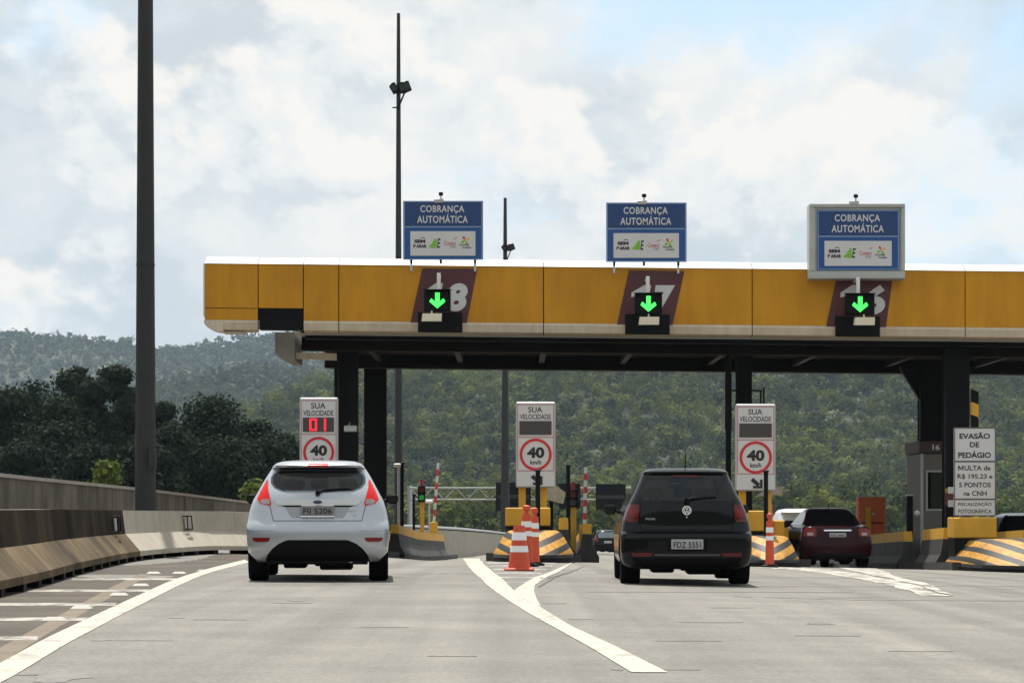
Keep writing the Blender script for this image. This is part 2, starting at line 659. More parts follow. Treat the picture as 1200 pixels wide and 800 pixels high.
def build_road():
    xs = [float(v) for v in range(-9, 41)]
    ys = [float(v) for v in range(-20, 81)] + [float(v) for v in range(85, 261, 5)]
    mb = MB()
    for y in ys:
        for x in xs:
            mb.v.append((x, y, g(x, y)))
    n = len(xs)
    for j in range(len(ys) - 1):
        for i in range(n - 1):
            mb.f.append((j * n + i, j * n + i + 1, (j + 1) * n + i + 1, (j + 1) * n + i))
            mb.m.append(0)
    o = mb.build('road', M_asph, kind='structure', fix=False)
    o['label'] = 'pale grey asphalt road leading into the toll lanes'
    return o


ROAD = build_road()


def road_material():
    """weathered asphalt: fine aggregate, wheel-path polish and cross stains"""
    m = M_asph
    N, L = m.node_tree.nodes, m.node_tree.links
    b = N['Principled BSDF']
    src = b.inputs['Base Color'].links[0].from_socket
    tcn = N.new('ShaderNodeTexCoord')
    # aggregate
    n1 = N.new('ShaderNodeTexNoise')
    n1.inputs['Scale'].default_value = 26
    n1.inputs['Detail'].default_value = 8
    n1.inputs['Roughness'].default_value = .82
    L.new(tcn.outputs['Object'], n1.inputs['Vector'])
    r1 = N.new('ShaderNodeMapRange')
    r1.inputs['From Min'].default_value = .3
    r1.inputs['From Max'].default_value = .7
    r1.inputs['To Min'].default_value = .55
    r1.inputs['To Max'].default_value = 1.45
    L.new(n1.outputs['Fac'], r1.inputs['Value'])
    # long stains across the lanes
    mp = N.new('ShaderNodeMapping')
    mp.inputs['Scale'].default_value = (.35, 1.1, 1)
    L.new(tcn.outputs['Object'], mp.inputs[0])
    n2 = N.new('ShaderNodeTexNoise')
    n2.inputs['Scale'].default_value = .8
    n2.inputs['Detail'].default_value = 7
    n2.inputs['Roughness'].default_value = .6
    L.new(mp.outputs[0], n2.inputs['Vector'])
    r2 = N.new('ShaderNodeMapRange')
    r2.inputs['From Min'].default_value = .3
    r2.inputs['From Max'].default_value = .7
    r2.inputs['To Min'].default_value = .86
    r2.inputs['To Max'].default_value = 1.08
    L.new(n2.outputs['Fac'], r2.inputs['Value'])
    # wheel paths running with the lanes
    mp3 = N.new('ShaderNodeMapping')
    mp3.inputs['Scale'].default_value = (1.9, .035, 1)
    L.new(tcn.outputs['Object'], mp3.inputs[0])
    n3 = N.new('ShaderNodeTexNoise')
    n3.inputs['Scale'].default_value = 1.0
    n3.inputs['Detail'].default_value = 3
    L.new(mp3.outputs[0], n3.inputs['Vector'])
    r3 = N.new('ShaderNodeMapRange')
    r3.inputs['From Min'].default_value = .3
    r3.inputs['From Max'].default_value = .7
    r3.inputs['To Min'].default_value = .74
    r3.inputs['To Max'].default_value = 1.10
    L.new(n3.outputs['Fac'], r3.inputs['Value'])
    m1_ = N.new('ShaderNodeMath'); m1_.operation = 'MULTIPLY'
    L.new(r1.outputs[0], m1_.inputs[0]); L.new(r2.outputs[0], m1_.inputs[1])
    m2_ = N.new('ShaderNodeMath'); m2_.operation = 'MULTIPLY'
    L.new(m1_.outputs[0], m2_.inputs[0]); L.new(r3.outputs[0], m2_.inputs[1])
    vm = N.new('ShaderNodeVectorMath'); vm.operation = 'SCALE'
    L.new(src, vm.inputs[0]); L.new(m2_.outputs[0], vm.inputs['Scale'])
    L.new(vm.outputs[0], b.inputs['Base Color'])


road_material()


def ribbon(name, left, right, material, lift, parent=ROAD, step=1.0, jitter=0.0):
    """painted strip between two edge lines given as picture positions, laid on the road"""
    A = [unproj(*p) for p in left]
    B = [unproj(*p) for p in right]
    n = 40
    def rs(P):
        d = [0]
        for a, b in zip(P[:-1], P[1:]):
            d.append(d[-1] + math.dist(a, b))
        t = np.linspace(0, d[-1], n)
        return list(zip(np.interp(t, d, [p[0] for p in P]), np.interp(t, d, [p[1] for p in P])))
    A, B = rs(A), rs(B)
    mb = MB()
    for a, b in zip(A, B):
        ja, jb = random.uniform(-jitter, jitter), random.uniform(-jitter, jitter)
        mb.v += [(a[0] + ja, a[1], g(*a) + lift), (b[0] + jb, b[1], g(*b) + lift)]
    for i in range(n - 1):
        mb.f.append((2 * i, 2 * i + 1, 2 * i + 3, 2 * i + 2))
        mb.m.append(0)
    return mb.build(name, material, parent)


# barrier line and shoulder
BARRIER = [(-3.9, 2.0), (-4.45, 10.0), (-5.1, 18.0), unproj(0, 690), unproj(70, 671), unproj(138, 657), unproj(210, 650), unproj(262, 648.2)]
BARRIER += [(-5.3, 48.6), (-4.75, 49.3)]
BPATH = resample(BARRIER, .5)
EDGE = [(-60, 812), (0, 783), (60, 750), (130, 717), (200, 685), (250, 667), (290, 657)]
EDGE_G = [unproj(*p) for p in EDGE]
EDGE_G = [(-2.6, 2.0)] + EDGE_G


def build_shoulder():
    n = 60
    def rs(P):
        d = [0]
        for a, b in zip(P[:-1], P[1:]):
            d.append(d[-1] + math.dist(a, b))
        t = np.linspace(0, d[-1], n)
        return list(zip(np.interp(t, d, [p[0] for p in P]), np.interp(t, d, [p[1] for p in P])))
    A, B = rs(BPATH), rs(EDGE_G)
    mb = MB()
    for a, b in zip(A, B):
        mb.v += [(a[0], a[1], g(*a) + .0015), (b[0], b[1], g(*b) + .0015)]
    for i in range(n - 1):
        mb.f.append((2 * i, 2 * i + 1, 2 * i + 3, 2 * i + 2))
        mb.m.append(0)
    o = mb.build('shoulder', M_shoulder, kind='structure')
    o['label'] = 'dark stained hatched shoulder beside the concrete barrier'
    return o


SHOULDER = build_shoulder()

# edge line and hatching
ribbon('edge_line', [(x - 7 * (1 if x < 250 else .5), y - 1.5) for x, y in EDGE], [(x + 20 * max(.12, (y - 640) / 140), y + 7 * max(.2, (y - 640) / 140)) for x, y in EDGE], M_white_paint, .0045)
for (ya, xa, xb) in [(668, 160, 246), (678.5, 85, 222), (692, 30, 176), (708, -30, 137), (725.5, -60, 103), (748, -90, 45), (775, -130, -12)]:
    th = .75 + (ya - 660) / 55
    ribbon('hatch_line', [(xa, ya - th + .0), (xb, ya - th)], [(xa - 2, ya + th), (xb - 2, ya + th)], M_worn_paint, .003)
ribbon('concrete_strip', [(-60, 795), (0, 759), (60, 726), (130, 688), (184, 664)], [(-60, 815), (0, 778), (60, 740), (146, 690), (196, 664)], M_strip, .0017)
for i, (px, py) in enumerate([(64, 727), (95.5, 713), (139.5, 697.5), (165, 686.5), (180, 672), (210, 672)]):
    x, y = unproj(px, py)
    z = g(x, y) + .004
    mb = MB()
    mb.add([(x - .09, y - .06, z), (x + .09, y - .06, z), (x + .09, y + .06, z), (x - .09, y + .06, z),
            (x - .06, y - .03, z + .025), (x + .06, y - .03, z + .025), (x + .06, y + .03, z + .025), (x - .06, y + .03, z + .025)],
           [(3, 2, 1, 0), (4, 5, 6, 7), (0, 1, 5, 4), (1, 2, 6, 5), (2, 3, 7, 6), (3, 0, 4, 7)])
    mb.build('road_stud', mat('stud_ceramic', (.42, .40, .36), .6), ROAD)

M_gore_paint = mat('gore_paint', (.4, .4, .4), .8, var=.2, vscale=4)
wear(M_gore_paint, (.16, .15, .13), (.44, .41, .35), .43, .55, 3.0)
# the wide lane line and its gore
ribbon('lane_line', [(740, 788), (700, 763), (660, 741), (620, 719), (590, 700), (571, 686), (556, 672), (546, 660), (543, 654)],
       [(783, 788), (745, 768), (705, 750), (668, 733), (645, 719), (630, 708), (604, 694), (580, 672), (566, 660), (562, 654)], M_white_paint, .0045)
ribbon('gore_line', [(598, 695), (612, 685), (640, 672), (668, 660), (676, 656.5)], [(634, 711), (628, 700), (624, 688), (655, 670), (690, 657)], M_white_paint, .0062)
for k, yy in enumerate((659.5, 663, 667, 671.5, 676.5, 682)):
    t = (yy - 654) / 40
    ribbon('gore_hatch', [(566 + 36 * t, yy - .7), (662 - 62 * t, yy - .7)], [(566 + 36 * t, yy + .7), (660 - 60 * t, yy + .7)], M_worn_paint, .003)
ribbon('gore_stain', [(566, 656), (600, 693)], [(664, 656), (606, 693)], mat('gore_asphalt', (.15, .14, .125), .9, var=.25, vscale=3), .0022)
ribbon('lane_line', [(885, 664.5), (940, 668), (1000, 677), (1075, 696), (1082, 698)], [(908, 663.5), (970, 667), (1030, 676), (1100, 697), (1118, 698.5)], M_gore_paint, .0045, jitter=.06)
ribbon('lane_line', [(935, 662.5), (985, 666), (1040, 677), (1100, 695)], [(948, 661.8), (1000, 665), (1053, 676), (1122, 698)], M_gore_paint, .0062, jitter=.05)
# sealed cracks and tar patches
M_tar = mat('sealed_crack', (.125, .115, .10), .8, var=.35, vscale=9)
for (xa, xb, y, th) in [(318, 368, 706.5, .6), (126, 205, 750.5, .7), (0, 66, 790.5, 1.2), (635, 664, 707, .6), (665, 698, 725.5, .7), (768, 848, 751, .7), (795, 872, 729, .5), (715, 732, 785, 1.0), (770, 822, 784.5, 1.4),
                        (225, 290, 726, .4), (832, 885, 712, .5), (650, 655, 731, .4), (930, 1010, 745, .5), (1040, 1120, 763, .5), (420, 480, 735, .4), (500, 560, 769, .5), (958, 1020, 700, .5)]:
    ribbon('sealed_crack', [(xa, y - th), ((xa * 2 + xb) / 3, y - th * random.uniform(.2, 1)), (xb, y - th * .4)], [(xa + 2, y + th * .5), ((xa + xb * 2) / 3, y + th * random.uniform(.3, 1)), (xb - 3, y + th * .5)], M_tar, .0022)
ribbon('sealed_crack', [(668, 671), (640, 679), (630, 687)], [(690, 661), (648, 678.5), (632, 688)], M_tar, .0075)
ribbon('joint', [(895, 699.2), (1000, 702), (1130, 702.5), (1210, 703)], [(895, 700.0), (1000, 703), (1130, 704), (1210, 704.6)], M_tar, .0022)
ribbon('joint', [(310, 684.5), (470, 684)], [(310, 685.2), (470, 684.7)], M_tar, .0022)

for (xa, xb, y, th) in [(460, 545, 663.5, .35), (700, 740, 671, .35), (876, 1210, 676.5, .3), (640, 735, 668, .3), (880, 1210, 687, .3), (460, 560, 672, .3), (690, 1000, 693.5, .3)]:
    ribbon('slab_joint', [(xa, y - th), ((xa + xb) / 2, y - th * .5), (xb, y - th)], [(xa, y + th), ((xa + xb) / 2, y + th * 1.2), (xb, y + th)], M_tar, .0022)
ribbon('slab_joint', [(797, 672), (800, 690)], [(798.4, 672), (801.6, 690)], M_tar, .0022)
M_oil = mat('oil_drips', (.12, .112, .098), .7, var=.2, vscale=2)
wear(M_oil, (.17, .158, .137), (.11, .102, .09), .45, .62, 2.2)
for k_ in range(26):
    lane_x = random.choice((-2.3, 2.2, 6.8))
    yy = random.uniform(10, 44)
    xx = lane_x + random.gauss(0, .35)
    r_ = random.uniform(.04, .16)
    b = MB()
    pts = []
    for q in range(12):
        a = 2 * math.pi * q / 12
        rr = r_ * random.uniform(.6, 1.25)
        x_, y_ = xx + rr * math.cos(a), yy + rr * 2.2 * math.sin(a)
        pts.append((x_, y_, g(x_, y_) + .0026))
    b.add(pts, [tuple(range(12))])
    b.build('oil_stain', M_oil, ROAD)

# ------------------------------------------------------------------ concrete barrier on the left
NJ = [(-.16, .085), (-.16, .86), (.08, .86), (.13, .46), (.38, .17), (.38, .085)]


def arc(path):
    d = [0]
    for a, b in zip(path[:-1], path[1:]):
        d.append(d[-1] + math.dist(a, b))
    return d


BD = arc(BPATH)


def sub(path, d, s0, s1, step=.35):
    n = max(2, int((s1 - s0) / step) + 1)
    t = np.linspace(s0, s1, n)
    return list(zip(np.interp(t, d, [p[0] for p in path]), np.interp(t, d, [p[1] for p in path])))


def dist_of(path, d, pt):
    k = min(range(len(path)), key=lambda i: math.dist(path[i], pt))
    return d[k]


s_join = dist_of(BPATH, BD, unproj(138, 657))
b_dirty = thing('concrete_barrier', 'dark stained concrete road barrier with brown foot at the left edge', 'barrier', (*BPATH[len(BPATH) // 3], g(*BPATH[len(BPATH) // 3])))
b_clean = thing('concrete_barrier', 'pale clean curved concrete road barrier left of the white hatchback', 'barrier', (*unproj(200, 650), g(*unproj(200, 650))))
BR_SPOTS = [dist_of(BPATH, BD, unproj(124, 659)), dist_of(BPATH, BD, unproj(217, 649.6)), dist_of(BPATH, BD, (-5.48, 48.45))]


def barrier_run(parent, s0, s1, mats_, seg):
    s = s0
    while s < s1 - .3:
        e = min(s + seg, s1)
        if s1 - e < 1.0:
            e = s1
        path = sub(BPATH, BD, s + .006, e - .006)
        mb = sweep(MB(), NJ, path, mi=[0, 2, 0, 1, 1, 0])
        # feet that leave drain slots between them
        sg = mb.build('segment', mats_, parent)
        q = s + .35
        while q < e - .3:
            p0, p1 = sub(BPATH, BD, q - .12, q + .12)[0], sub(BPATH, BD, q - .12, q + .12)[-1]
            fb = sweep(MB(), [(-.14, -.05), (-.14, .084), (.36, .084), (.36, -.05)], [p0, p1])
            fb.build('foot', M_black, sg)
            q += 1.25
        s = e
    return


barrier_run(b_dirty, 2.0, s_join, [M_conc_dirty, M_foot_dirty, M_coping], 4.0)
barrier_run(b_clean, s_join, BD[-1], [M_conc, M_conc, M_coping], 4.2)


def bracket(parent, s):
    """thin dark steel hoop fixed to the barrier face, a pale reflector inside"""
    p = Vector(sub(BPATH, BD, s - .05, s + .05)[0])
    q = Vector(sub(BPATH, BD, s - .05, s + .05)[-1])
    d = (q - p).normalized()
    n = Vector((d.y, -d.x))
    c = (p + q) / 2
    zb = g(c.x, c.y)
    def pt(a, o_, h):
        w = c + d * a + n * o_
        return (w.x, w.y, zb + h)
    mb = MB()
    a = .17
    pts = [pt(-a, .12, .50), pt(-a, .22, .50), pt(-a, .20, .76), pt(-a, .10, .76)]
    mb.path(pts, .012)
    mb.path([pt(a, .12, .50), pt(a, .22, .50), pt(a, .20, .76), pt(a, .10, .76)], .012)
    mb.path([pt(-a, .22, .50), pt(a, .22, .50)], .014)
    mb.path([pt(-a, .20, .76), pt(a, .20, .76)], .014)
    o = mb.build('reflector_bracket', M_black, parent)
    mb = MB()
    v = [pt(-a * .8, .165, .53), pt(a * .8, .165, .53), pt(a * .8, .15, .73), pt(-a * .8, .15, .73)]
    v2 = [pt(-a * .8, .150, .53), pt(a * .8, .150, .53), pt(a * .8, .135, .73), pt(-a * .8, .135, .73)]
    mb.add(v + v2, [(0, 1, 2, 3), (7, 6, 5, 4), (0, 4, 5, 1), (1, 5, 6, 2), (2, 6, 7, 3), (3, 7, 4, 0)])
    mb.build('reflector', M_greysheet, o)


bracket(b_dirty, BR_SPOTS[0])
bracket(b_clean, BR_SPOTS[1])
bracket(b_clean, BR_SPOTS[2])

# ------------------------------------------------------------------ boundary wall behind the barrier
wall = thing('boundary_wall', 'tall grey stained boundary wall with pale coping behind the barrier', 'wall', (-8.6, 45, g(-8.6, 45)))
w_pts = [(-8.3, 8.0), at(-60, 553, 38.0)[:2], at(160, 575, 56)[:2], at(290, 590, 80)[:2], at(330, 594, 95)[:2]]
w_top = np.array([at(-60, 553, 38.0)[2] + .35, at(-60, 553, 38.0)[2], at(160, 575, 56)[2], at(290, 590, 80)[2], at(330, 594, 95)[2]])
wpath = resample(w_pts, 1.0)
wd_ = arc(wpath)
ctrl = [dist_of(wpath, wd_, p) for p in w_pts]
s = 0.0
while s < wd_[-1] - 1:
    e = min(s + 5.2, wd_[-1])
    pth = sub(wpath, wd_, s + .012, e - .012, 1.0)
    mb = MB()
    tops = [float(np.interp(t, ctrl, w_top)) for t in np.linspace(s, e, len(pth))]
    zz = {i: t for i, t in enumerate(tops)}
    P = [Vector(p) for p in pth]
    for part, (o0, o1, dz0, dz1, mm) in {'wall_panel': (-.10, .10, None, 0, M_wall), 'coping': (-.14, .14, .002, .07, M_coping)}.items():
        mb = MB()
        for i, p in enumerate(P):
            d = (P[min(i + 1, len(P) - 1)] - P[max(i - 1, 0)]).normalized()
            nrm = Vector((d.y, -d.x))
            a, b = p + nrm * o0, p + nrm * o1
            zl = g(p.x, p.y) - .3 if dz0 is None else tops[i] + dz0
            zh = tops[i] + dz1
            mb.v += [(a.x, a.y, zl), (b.x, b.y, zl), (b.x, b.y, zh), (a.x, a.y, zh)]
        for i in range(len(P) - 1):
            for j in range(4):
                mb.f.append((i * 4 + j, i * 4 + (j + 1) % 4, i * 4 + 4 + (j + 1) % 4, i * 4 + 4 + j))
        mb.f += [(0, 1, 2, 3), tuple((len(P) - 1) * 4 + j for j in (3, 2, 1, 0))]
        mb.m = [0] * len(mb.f)
        mb.build(part, mm, wall)
    s = e

# ------------------------------------------------------------------ tall poles
def light_pole(name, label, px, Y, w0, w1, ztop, material, zbase=None):
    x = (px - 600) / F * Y
    zb = g(x, Y) if zbase is None else zbase
    t = thing(name, label, 'light pole', (x, Y, zb))
    mb = MB()
    mb.lathe([(w0 / 2 * 1.02, zb - .1), (w0 / 2, zb + .5), (w0 / 2 - (w0 - w1) / 4, (zb + ztop) / 2), (w1 / 2, ztop)], (x, Y, 0), 'z', 18)
    mb.build('shaft', material, t, smooth=40)
    mb = MB()
    mb.lathe([(w0 * .85, zb), (w0 * .85, zb + .06), (w0 * .6, zb + .10)], (x, Y, 0), 'z', 18)
    mb.build('base_flange', material, t)
    return t, x, zb


lp, lx, lz = light_pole('light_pole', 'thick tall round lighting pole rising behind the left barrier', 170.5, 47.5, .44, .26, 16.0, M_pole)
hx = thing
mb = MB()
for zz in (2.6, 3.55, 5.9):
    mb.lathe([(.235 - zz * .006, zz), (.235 - zz * .006, zz + .025)], (lx, 47.5, 0), 'z', 18)
mb.build('band', M_mast, lp)
mb = MB(); mb.box(lx + .12, 47.16, 1.7, lx + .26, 47.32, 2.1, bev=.02); mb.build('cable_box', M_mast, lp)
mb = MB()
mb.tube((lx, 47.5, 15.9), (lx + 2.0, 47.5, 16.5), .06, .05)
mb.box(lx + 1.8, 47.3, 16.42, lx + 2.6, 47.7, 16.58, bev=.05)
mb.build('luminaire', M_mast, lp)


def floodlights(t, x, Y, z, sc_):
    """dark lamp heads hanging off the shaft on arms"""
    b = MB()
    b.box(x - .35 * sc_, Y - .25, z - .12 * sc_, x + .65 * sc_, Y + .05, z - .02 * sc_, bev=.02)
    b.tube((x + .1 * sc_, Y - .1, z - .1 * sc_), (x + .1 * sc_, Y - .1, z + .25 * sc_), .05)
    b.path([(x, Y - .1, z - 1.25 * sc_), (x + .10 * sc_, Y - .1, z - 1.2 * sc_), (x + .55 * sc_, Y - .1, z - .1 * sc_)], .035)
    b.path([(x - .35 * sc_, Y - .1, z - 1.2 * sc_), (x + .2 * sc_, Y - .1, z - 1.2 * sc_)], .03)
    b.build('lamp_arm', M_housing, t)
    for dx, dz, ang in ((-.22, .18, 35), (.38, .22, 28), (.75, .30, 28)):
        h = MB()
        a = R(ang)
        ca, sa = math.cos(a), math.sin(a)
        def tr(u, v):
            return (x + dx * sc_ + (u * ca - v * sa) * sc_, z + dz * sc_ + (u * sa + v * ca) * sc_)
        pts = [tr(-.26, -.30), tr(.22, -.34), tr(.30, .30), tr(.10, .38), tr(-.22, .30)]
        h.poly(pts, Y - .42, Y - .02)
        lamp = h.build('floodlight', M_housing, t)
        h = MB()
        h.poly([tr(-.18, -.24), tr(.15, -.27), tr(.20, .22), tr(-.14, .22)], Y - .435, Y - .421)
        h.build('lamp_lens', M_mast, lamp)


fm, fx, fz = light_pole('floodlight_mast', 'tall slim dark floodlight mast left of the first blue sign', 467, 95, .38, .14, at(0, 16, 95)[2], M_mast)
floodlights(fm, (465.5 - 600) / F * 95, 95, at(0, 108, 95)[2], .55)
fm2, fx2, fz2 = light_pole('floodlight_mast', 'distant floodlight mast showing between first and second blue signs', 592, 150, .62, .20, at(0, 232, 150)[2], M_mast)
floodlights(fm2, (593 - 600) / F * 150, 150, at(0, 293, 150)[2], .55)

# ------------------------------------------------------------------ toll canopy
CY = 58.7
CS = F / CY
CX0 = (240 - 600) / CS
TILT = .0100


def cx(px):
    return (px - 600) / CS


def cz(py, px=None):
    """height on the canopy front; rows as seen at the left end"""
    return CAMH + (HOR - py) / CS


def tz(x):
    return -TILT * (x - CX0)


canopy = thing('toll_canopy', 'long ochre toll plaza canopy with white roof edge on black columns', 'canopy', (4, CY + 6, g(4, CY + 6)))
CEND = cx(1560)
JOINTS = [240, 302.5, 355.5, 397, 637, 881.5, 1131, 1380, 1560]
DEPTH = 12.3
Z_CAP1, Z_CAP0, Z_OCH0, Z_CRM0 = cz(299.5), cz(309.0), cz(374.5), cz(388)
GAP = .012


def slab(name, mm, x0, x1, y0, y1, z0, z1, parent=canopy, bev=0.0):
    b = MB()
    vs = []
    for x in (x0, x1):
        t = tz(x)
        vs += [(x, y0, z0 + t), (x, y1, z0 + t), (x, y1, z1 + t), (x, y0, z1 + t)]
    b.add(vs, [(0, 1, 2, 3), (7, 6, 5, 4), (0, 4, 5, 1), (1, 5, 6, 2), (2, 6, 7, 3), (3, 7, 4, 0)])
    return b.build(name, mm, parent)


M_roofcap = mat('roof_cap_sheet', (.74, .72, .68), .5, var=.12, vscale=1.2, streak=(2.0, .5, (.42, .38, .32)))
for a, b_ in zip(JOINTS[:-1], JOINTS[1:]):
    x0, x1 = cx(a) + GAP, cx(b_) - GAP
    # rounded white cap: swept half round
    b = MB()
    prof = [(CY - .02, Z_CAP0 + .003), (CY - .03, Z_CAP0 + .012), (CY + .10, Z_CAP0 + .10), (CY + .33, Z_CAP1), (CY + .6, Z_CAP1 + .02), (CY + .6, Z_CAP0 + .003)]
    vs = []
    for x in (x0, x1):
        vs += [(x, y, z + tz(x)) for y, z in prof]
    k = len(prof)
    b.add(vs, [(i, (i + 1) % k, k + (i + 1) % k, k + i) for i in range(k)] + [tuple(range(k)), tuple(range(2 * k - 1, k - 1, -1))])
    b.build('roof_cap', M_roofcap, canopy)
    lowcut = (a == 302.5)
    if lowcut:
        slab('fascia_panel', M_ochre, x0, x1, CY, CY + .12, cz(360), Z_CAP0)
        bx_ = slab('louvre_box', M_housing, x0 + .01, x1 - .01, CY + .02, CY + .5, cz(385), cz(361))
        for q in range(4):
            slab('louvre', M_steel, x0 + .05, x1 - .05, CY - .005, CY + .019, cz(382 - q * 6), cz(379.5 - q * 6), bx_)
    else:
        slab('fascia_panel', M_ochre, x0, x1, CY, CY + .12, Z_OCH0, Z_CAP0)
        # cream lower trim with rounded under edge
        b = MB()
        if a == 240:
            x0 = cx(262)
        prof = [(CY - .015, Z_OCH0 - .004), (CY - .035, Z_OCH0 - .06), (CY + .0, Z_CRM0 + .05), (CY + .12, Z_CRM0), (CY + .3, Z_CRM0 - .0), (CY + .3, Z_OCH0 - .004)]
        vs = []
        for ii, x in enumerate((x0, x1)):
            for y, z in prof:
                zz = z
                vs.append((x, y, zz + tz(x)))
        b.add(vs, [(i, (i + 1) % k, k + (i + 1) % k, k + i) for i in range(k)] + [tuple(range(k)), tuple(range(2 * k - 1, k - 1, -1))])
        b.build('lower_trim', M_cream, canopy)
slab('fascia_backing', M_steel, cx(240) + .03, CEND, CY + .125, CY + .2, Z_OCH0 + .0, Z_CAP0 - .01)
# rounded lower left corner piece
b = MB()
pts = [(cx(240) + GAP, Z_OCH0 + .02)]
b.poly([(cx(238.5), cz(309)), (cx(240) + GAP - .002, cz(309)), (cx(240) + GAP - .002, cz(374)), (cx(238.5), cz(370))], CY - .03, CY + .5)
b.build('end_edge_trim', M_cream, canopy)
b = MB()
rnd = [(cx(239), cz(374.8))]
for k_ in range(9):
    an = math.pi / 2 * k_ / 8
    rnd.append((cx(262 - 23 * math.cos(an)), cz(376 + 13 * math.sin(an))))
rnd += [(cx(262) - .003, cz(388.5)), (cx(262) - .003, cz(374.8))]
b.poly(rnd, CY - .03, CY + .45)
b.build('corner_trim', M_cream, canopy)
b = MB()
b.poly([(cx(262), cz(389.0)), (cx(286), cz(389.0)), (cx(286), cz(390.3)), (cx(262), cz(390.3))], CY + .02, CY + .45)
b.build('under_lip', M_cream, canopy)
# long fold lines on the left panel
slab('panel_seam', M_steel, cx(241), cx(301), CY - .008, CY - .001, cz(361.0), cz(360.4))
# end wall, roof deck, soffit and rear fascia
slab('end_panel', M_roofwhite, cx(345), cx(345) + .10, CY + .62, CY + DEPTH, Z_CRM0 + .02, Z_CAP0 - .02)
slab('roof_deck', M_roofwhite, cx(345) - .05, CEND, CY + .61, CY + DEPTH + .1, Z_CAP1 - .14, Z_CAP1 - .02)
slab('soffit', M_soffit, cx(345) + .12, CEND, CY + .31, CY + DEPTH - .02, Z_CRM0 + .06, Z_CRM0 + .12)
slab('rear_fascia', M_ochre, cx(345) + .12, CEND, CY + DEPTH, CY + DEPTH + .1, Z_CRM0 + .0, Z_CAP1 - .15)
slab('front_lip', M_greysheet, cx(345), CEND, CY + .30, CY + .36, Z_CRM0 - .045, Z_CRM0 - .005)
# main beams along the canopy
for yb, z0, z1 in ((CY + 2.0, 5.22, 0), (CY + 9.5, 5.22, 0)):
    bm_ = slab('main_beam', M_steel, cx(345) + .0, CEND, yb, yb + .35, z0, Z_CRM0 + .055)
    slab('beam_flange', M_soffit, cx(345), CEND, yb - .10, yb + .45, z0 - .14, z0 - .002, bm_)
for k_, pxx in enumerate((420, 530, 640, 750, 868, 985, 1110, 1230)):
    slab('cross_beam', M_steel, cx(pxx) - .08, cx(pxx) + .08, CY + 2.36, CY + 9.49, 5.26, Z_CRM0 + .055)
for pxx in (470, 580, 700, 815, 930, 1050, 1170):
    slab('soffit_lamp', M_greysheet, cx(pxx) - .35, cx(pxx) + .35, CY + 5.2, CY + 5.5, Z_CRM0 - .02, Z_CRM0 + .055)
b = MB()
b.path([(cx(350), CY + 1.9, 5.35), (CEND, CY + 1.9, 5.35 + tz(CEND))], .035)
b.path([(cx(350), CY + 1.93, 5.42), (CEND, CY + 1.93, 5.42 + tz(CEND))], .02)
b.build('cable_conduit', M_mast, canopy)
# white gutter end at the left
b = MB()
yb = CY + 1.4
sg = F / yb
def qx(px): return (px - 600) / sg
def qz(py): return CAMH + (HOR - py) / sg
b.poly([(qx(322), qz(389)), (qx(345.5), qz(389)), (qx(345.5), qz(422)), (qx(336), qz(422)), (qx(326), qz(418)), (qx(322), qz(411))], yb, yb + 2.2)
b.build('gutter_end', mat('gutter_grey', (.26, .25, .235), .6, var=.15, vscale=2), canopy)
b = MB()
b.poly([(qx(345.5), qz(412)), (qx(393), qz(413)), (qx(393), qz(421)), (qx(345.5), qz(419))], yb + .3, yb + .5)
b.build('gutter', M_cream, canopy)


def column(x, y, w, d_, ztop, parent=canopy, haunch=None):
    zb = g(x, y)
    b = MB()
    b.box(x - w / 2, y - d_ / 2, zb, x + w / 2, y - d_ / 2 + .05, ztop)
    b.box(x - w / 2, y + d_ / 2 - .05, zb, x + w / 2, y + d_ / 2, ztop)
    b.box(x - .05, y - d_ / 2 + .051, zb, x + .05, y + d_ / 2 - .051, ztop)
    b.box(x - w / 2 + .03, y - d_ / 2 + .06, zb, x - w / 2 + .07, y + d_ / 2 - .06, ztop)
    c = b.build('column', M_steel, parent)
    b = MB()
    b.box(x - w / 2 - .1, y - d_ / 2 - .1, zb - .02, x + w / 2 + .1, y + d_ / 2 + .1, zb + .05)
    b.build('base_plate', M_steel, c)
    if haunch:
        b = MB()
        b.poly([(x - w / 2, ztop), (x - w / 2, ztop - 1.0), (x - w / 2 - .08, ztop - .85), (x - w / 2 - haunch, ztop - .1), (x - w / 2 - haunch, ztop)], y - .12, y + .12)
        b.build('haunch', M_steel, c)
    return c


ztc = 5.23
# islands are 5.24 m apart and lean a touch to the right going in
ISL = [-4.65, .57, 5.84, 11.06]
LEAN = .0225


def ux(X, Y):
    return X + LEAN * (Y - 55)


column((406 - 600) / F * 62.0, 62.0, .62, .5, ztc + tz(-4.4))
column((440 - 600) / F * 69.5, 69.5, .66, .5, ztc + tz(-4.2))
b = MB()
xx = (398 - 600) / F * 61.4
b.tube((xx, 61.4, g(xx, 61.4)), (xx, 61.4, ztc), .05)
b.build('conduit', M_steel, canopy)
c3 = column((871.5 - 600) / F * 62.0, 62.0, .40, .45, ztc + tz(6.2))
b = MB()
xx = (853.5 - 600) / F * 60.9
b.tube((xx, 60.9, g(xx, 60.9)), (xx, 60.9, ztc + tz(6)), .075)
b.tube((xx, 60.9, cz(500)), (xx, 60.9, cz(432)), .09)
b.build('conduit', M_steel, canopy)
b = MB()
zz = cz(452)
b.tube((xx, 61.0, zz), ((893 - 600) / F * 61, 61.0, zz), .022)
for pp, ztop_ in ((891.5, 452), (895, 448)):
    x_ = (pp - 600) / F * 61
    b.tube((x_, 61.0, cz(500)), (x_, 61.0, cz(ztop_)), .025)
b.build('pipe_bracket', M_steel, canopy)
column((1120 - 600) / F * 60.2, 60.2, .62, .55, ztc + tz(11.5))
column((1091 - 600) / F * 67.0, 67.0, .70, .5, ztc + tz(12), haunch=.55)
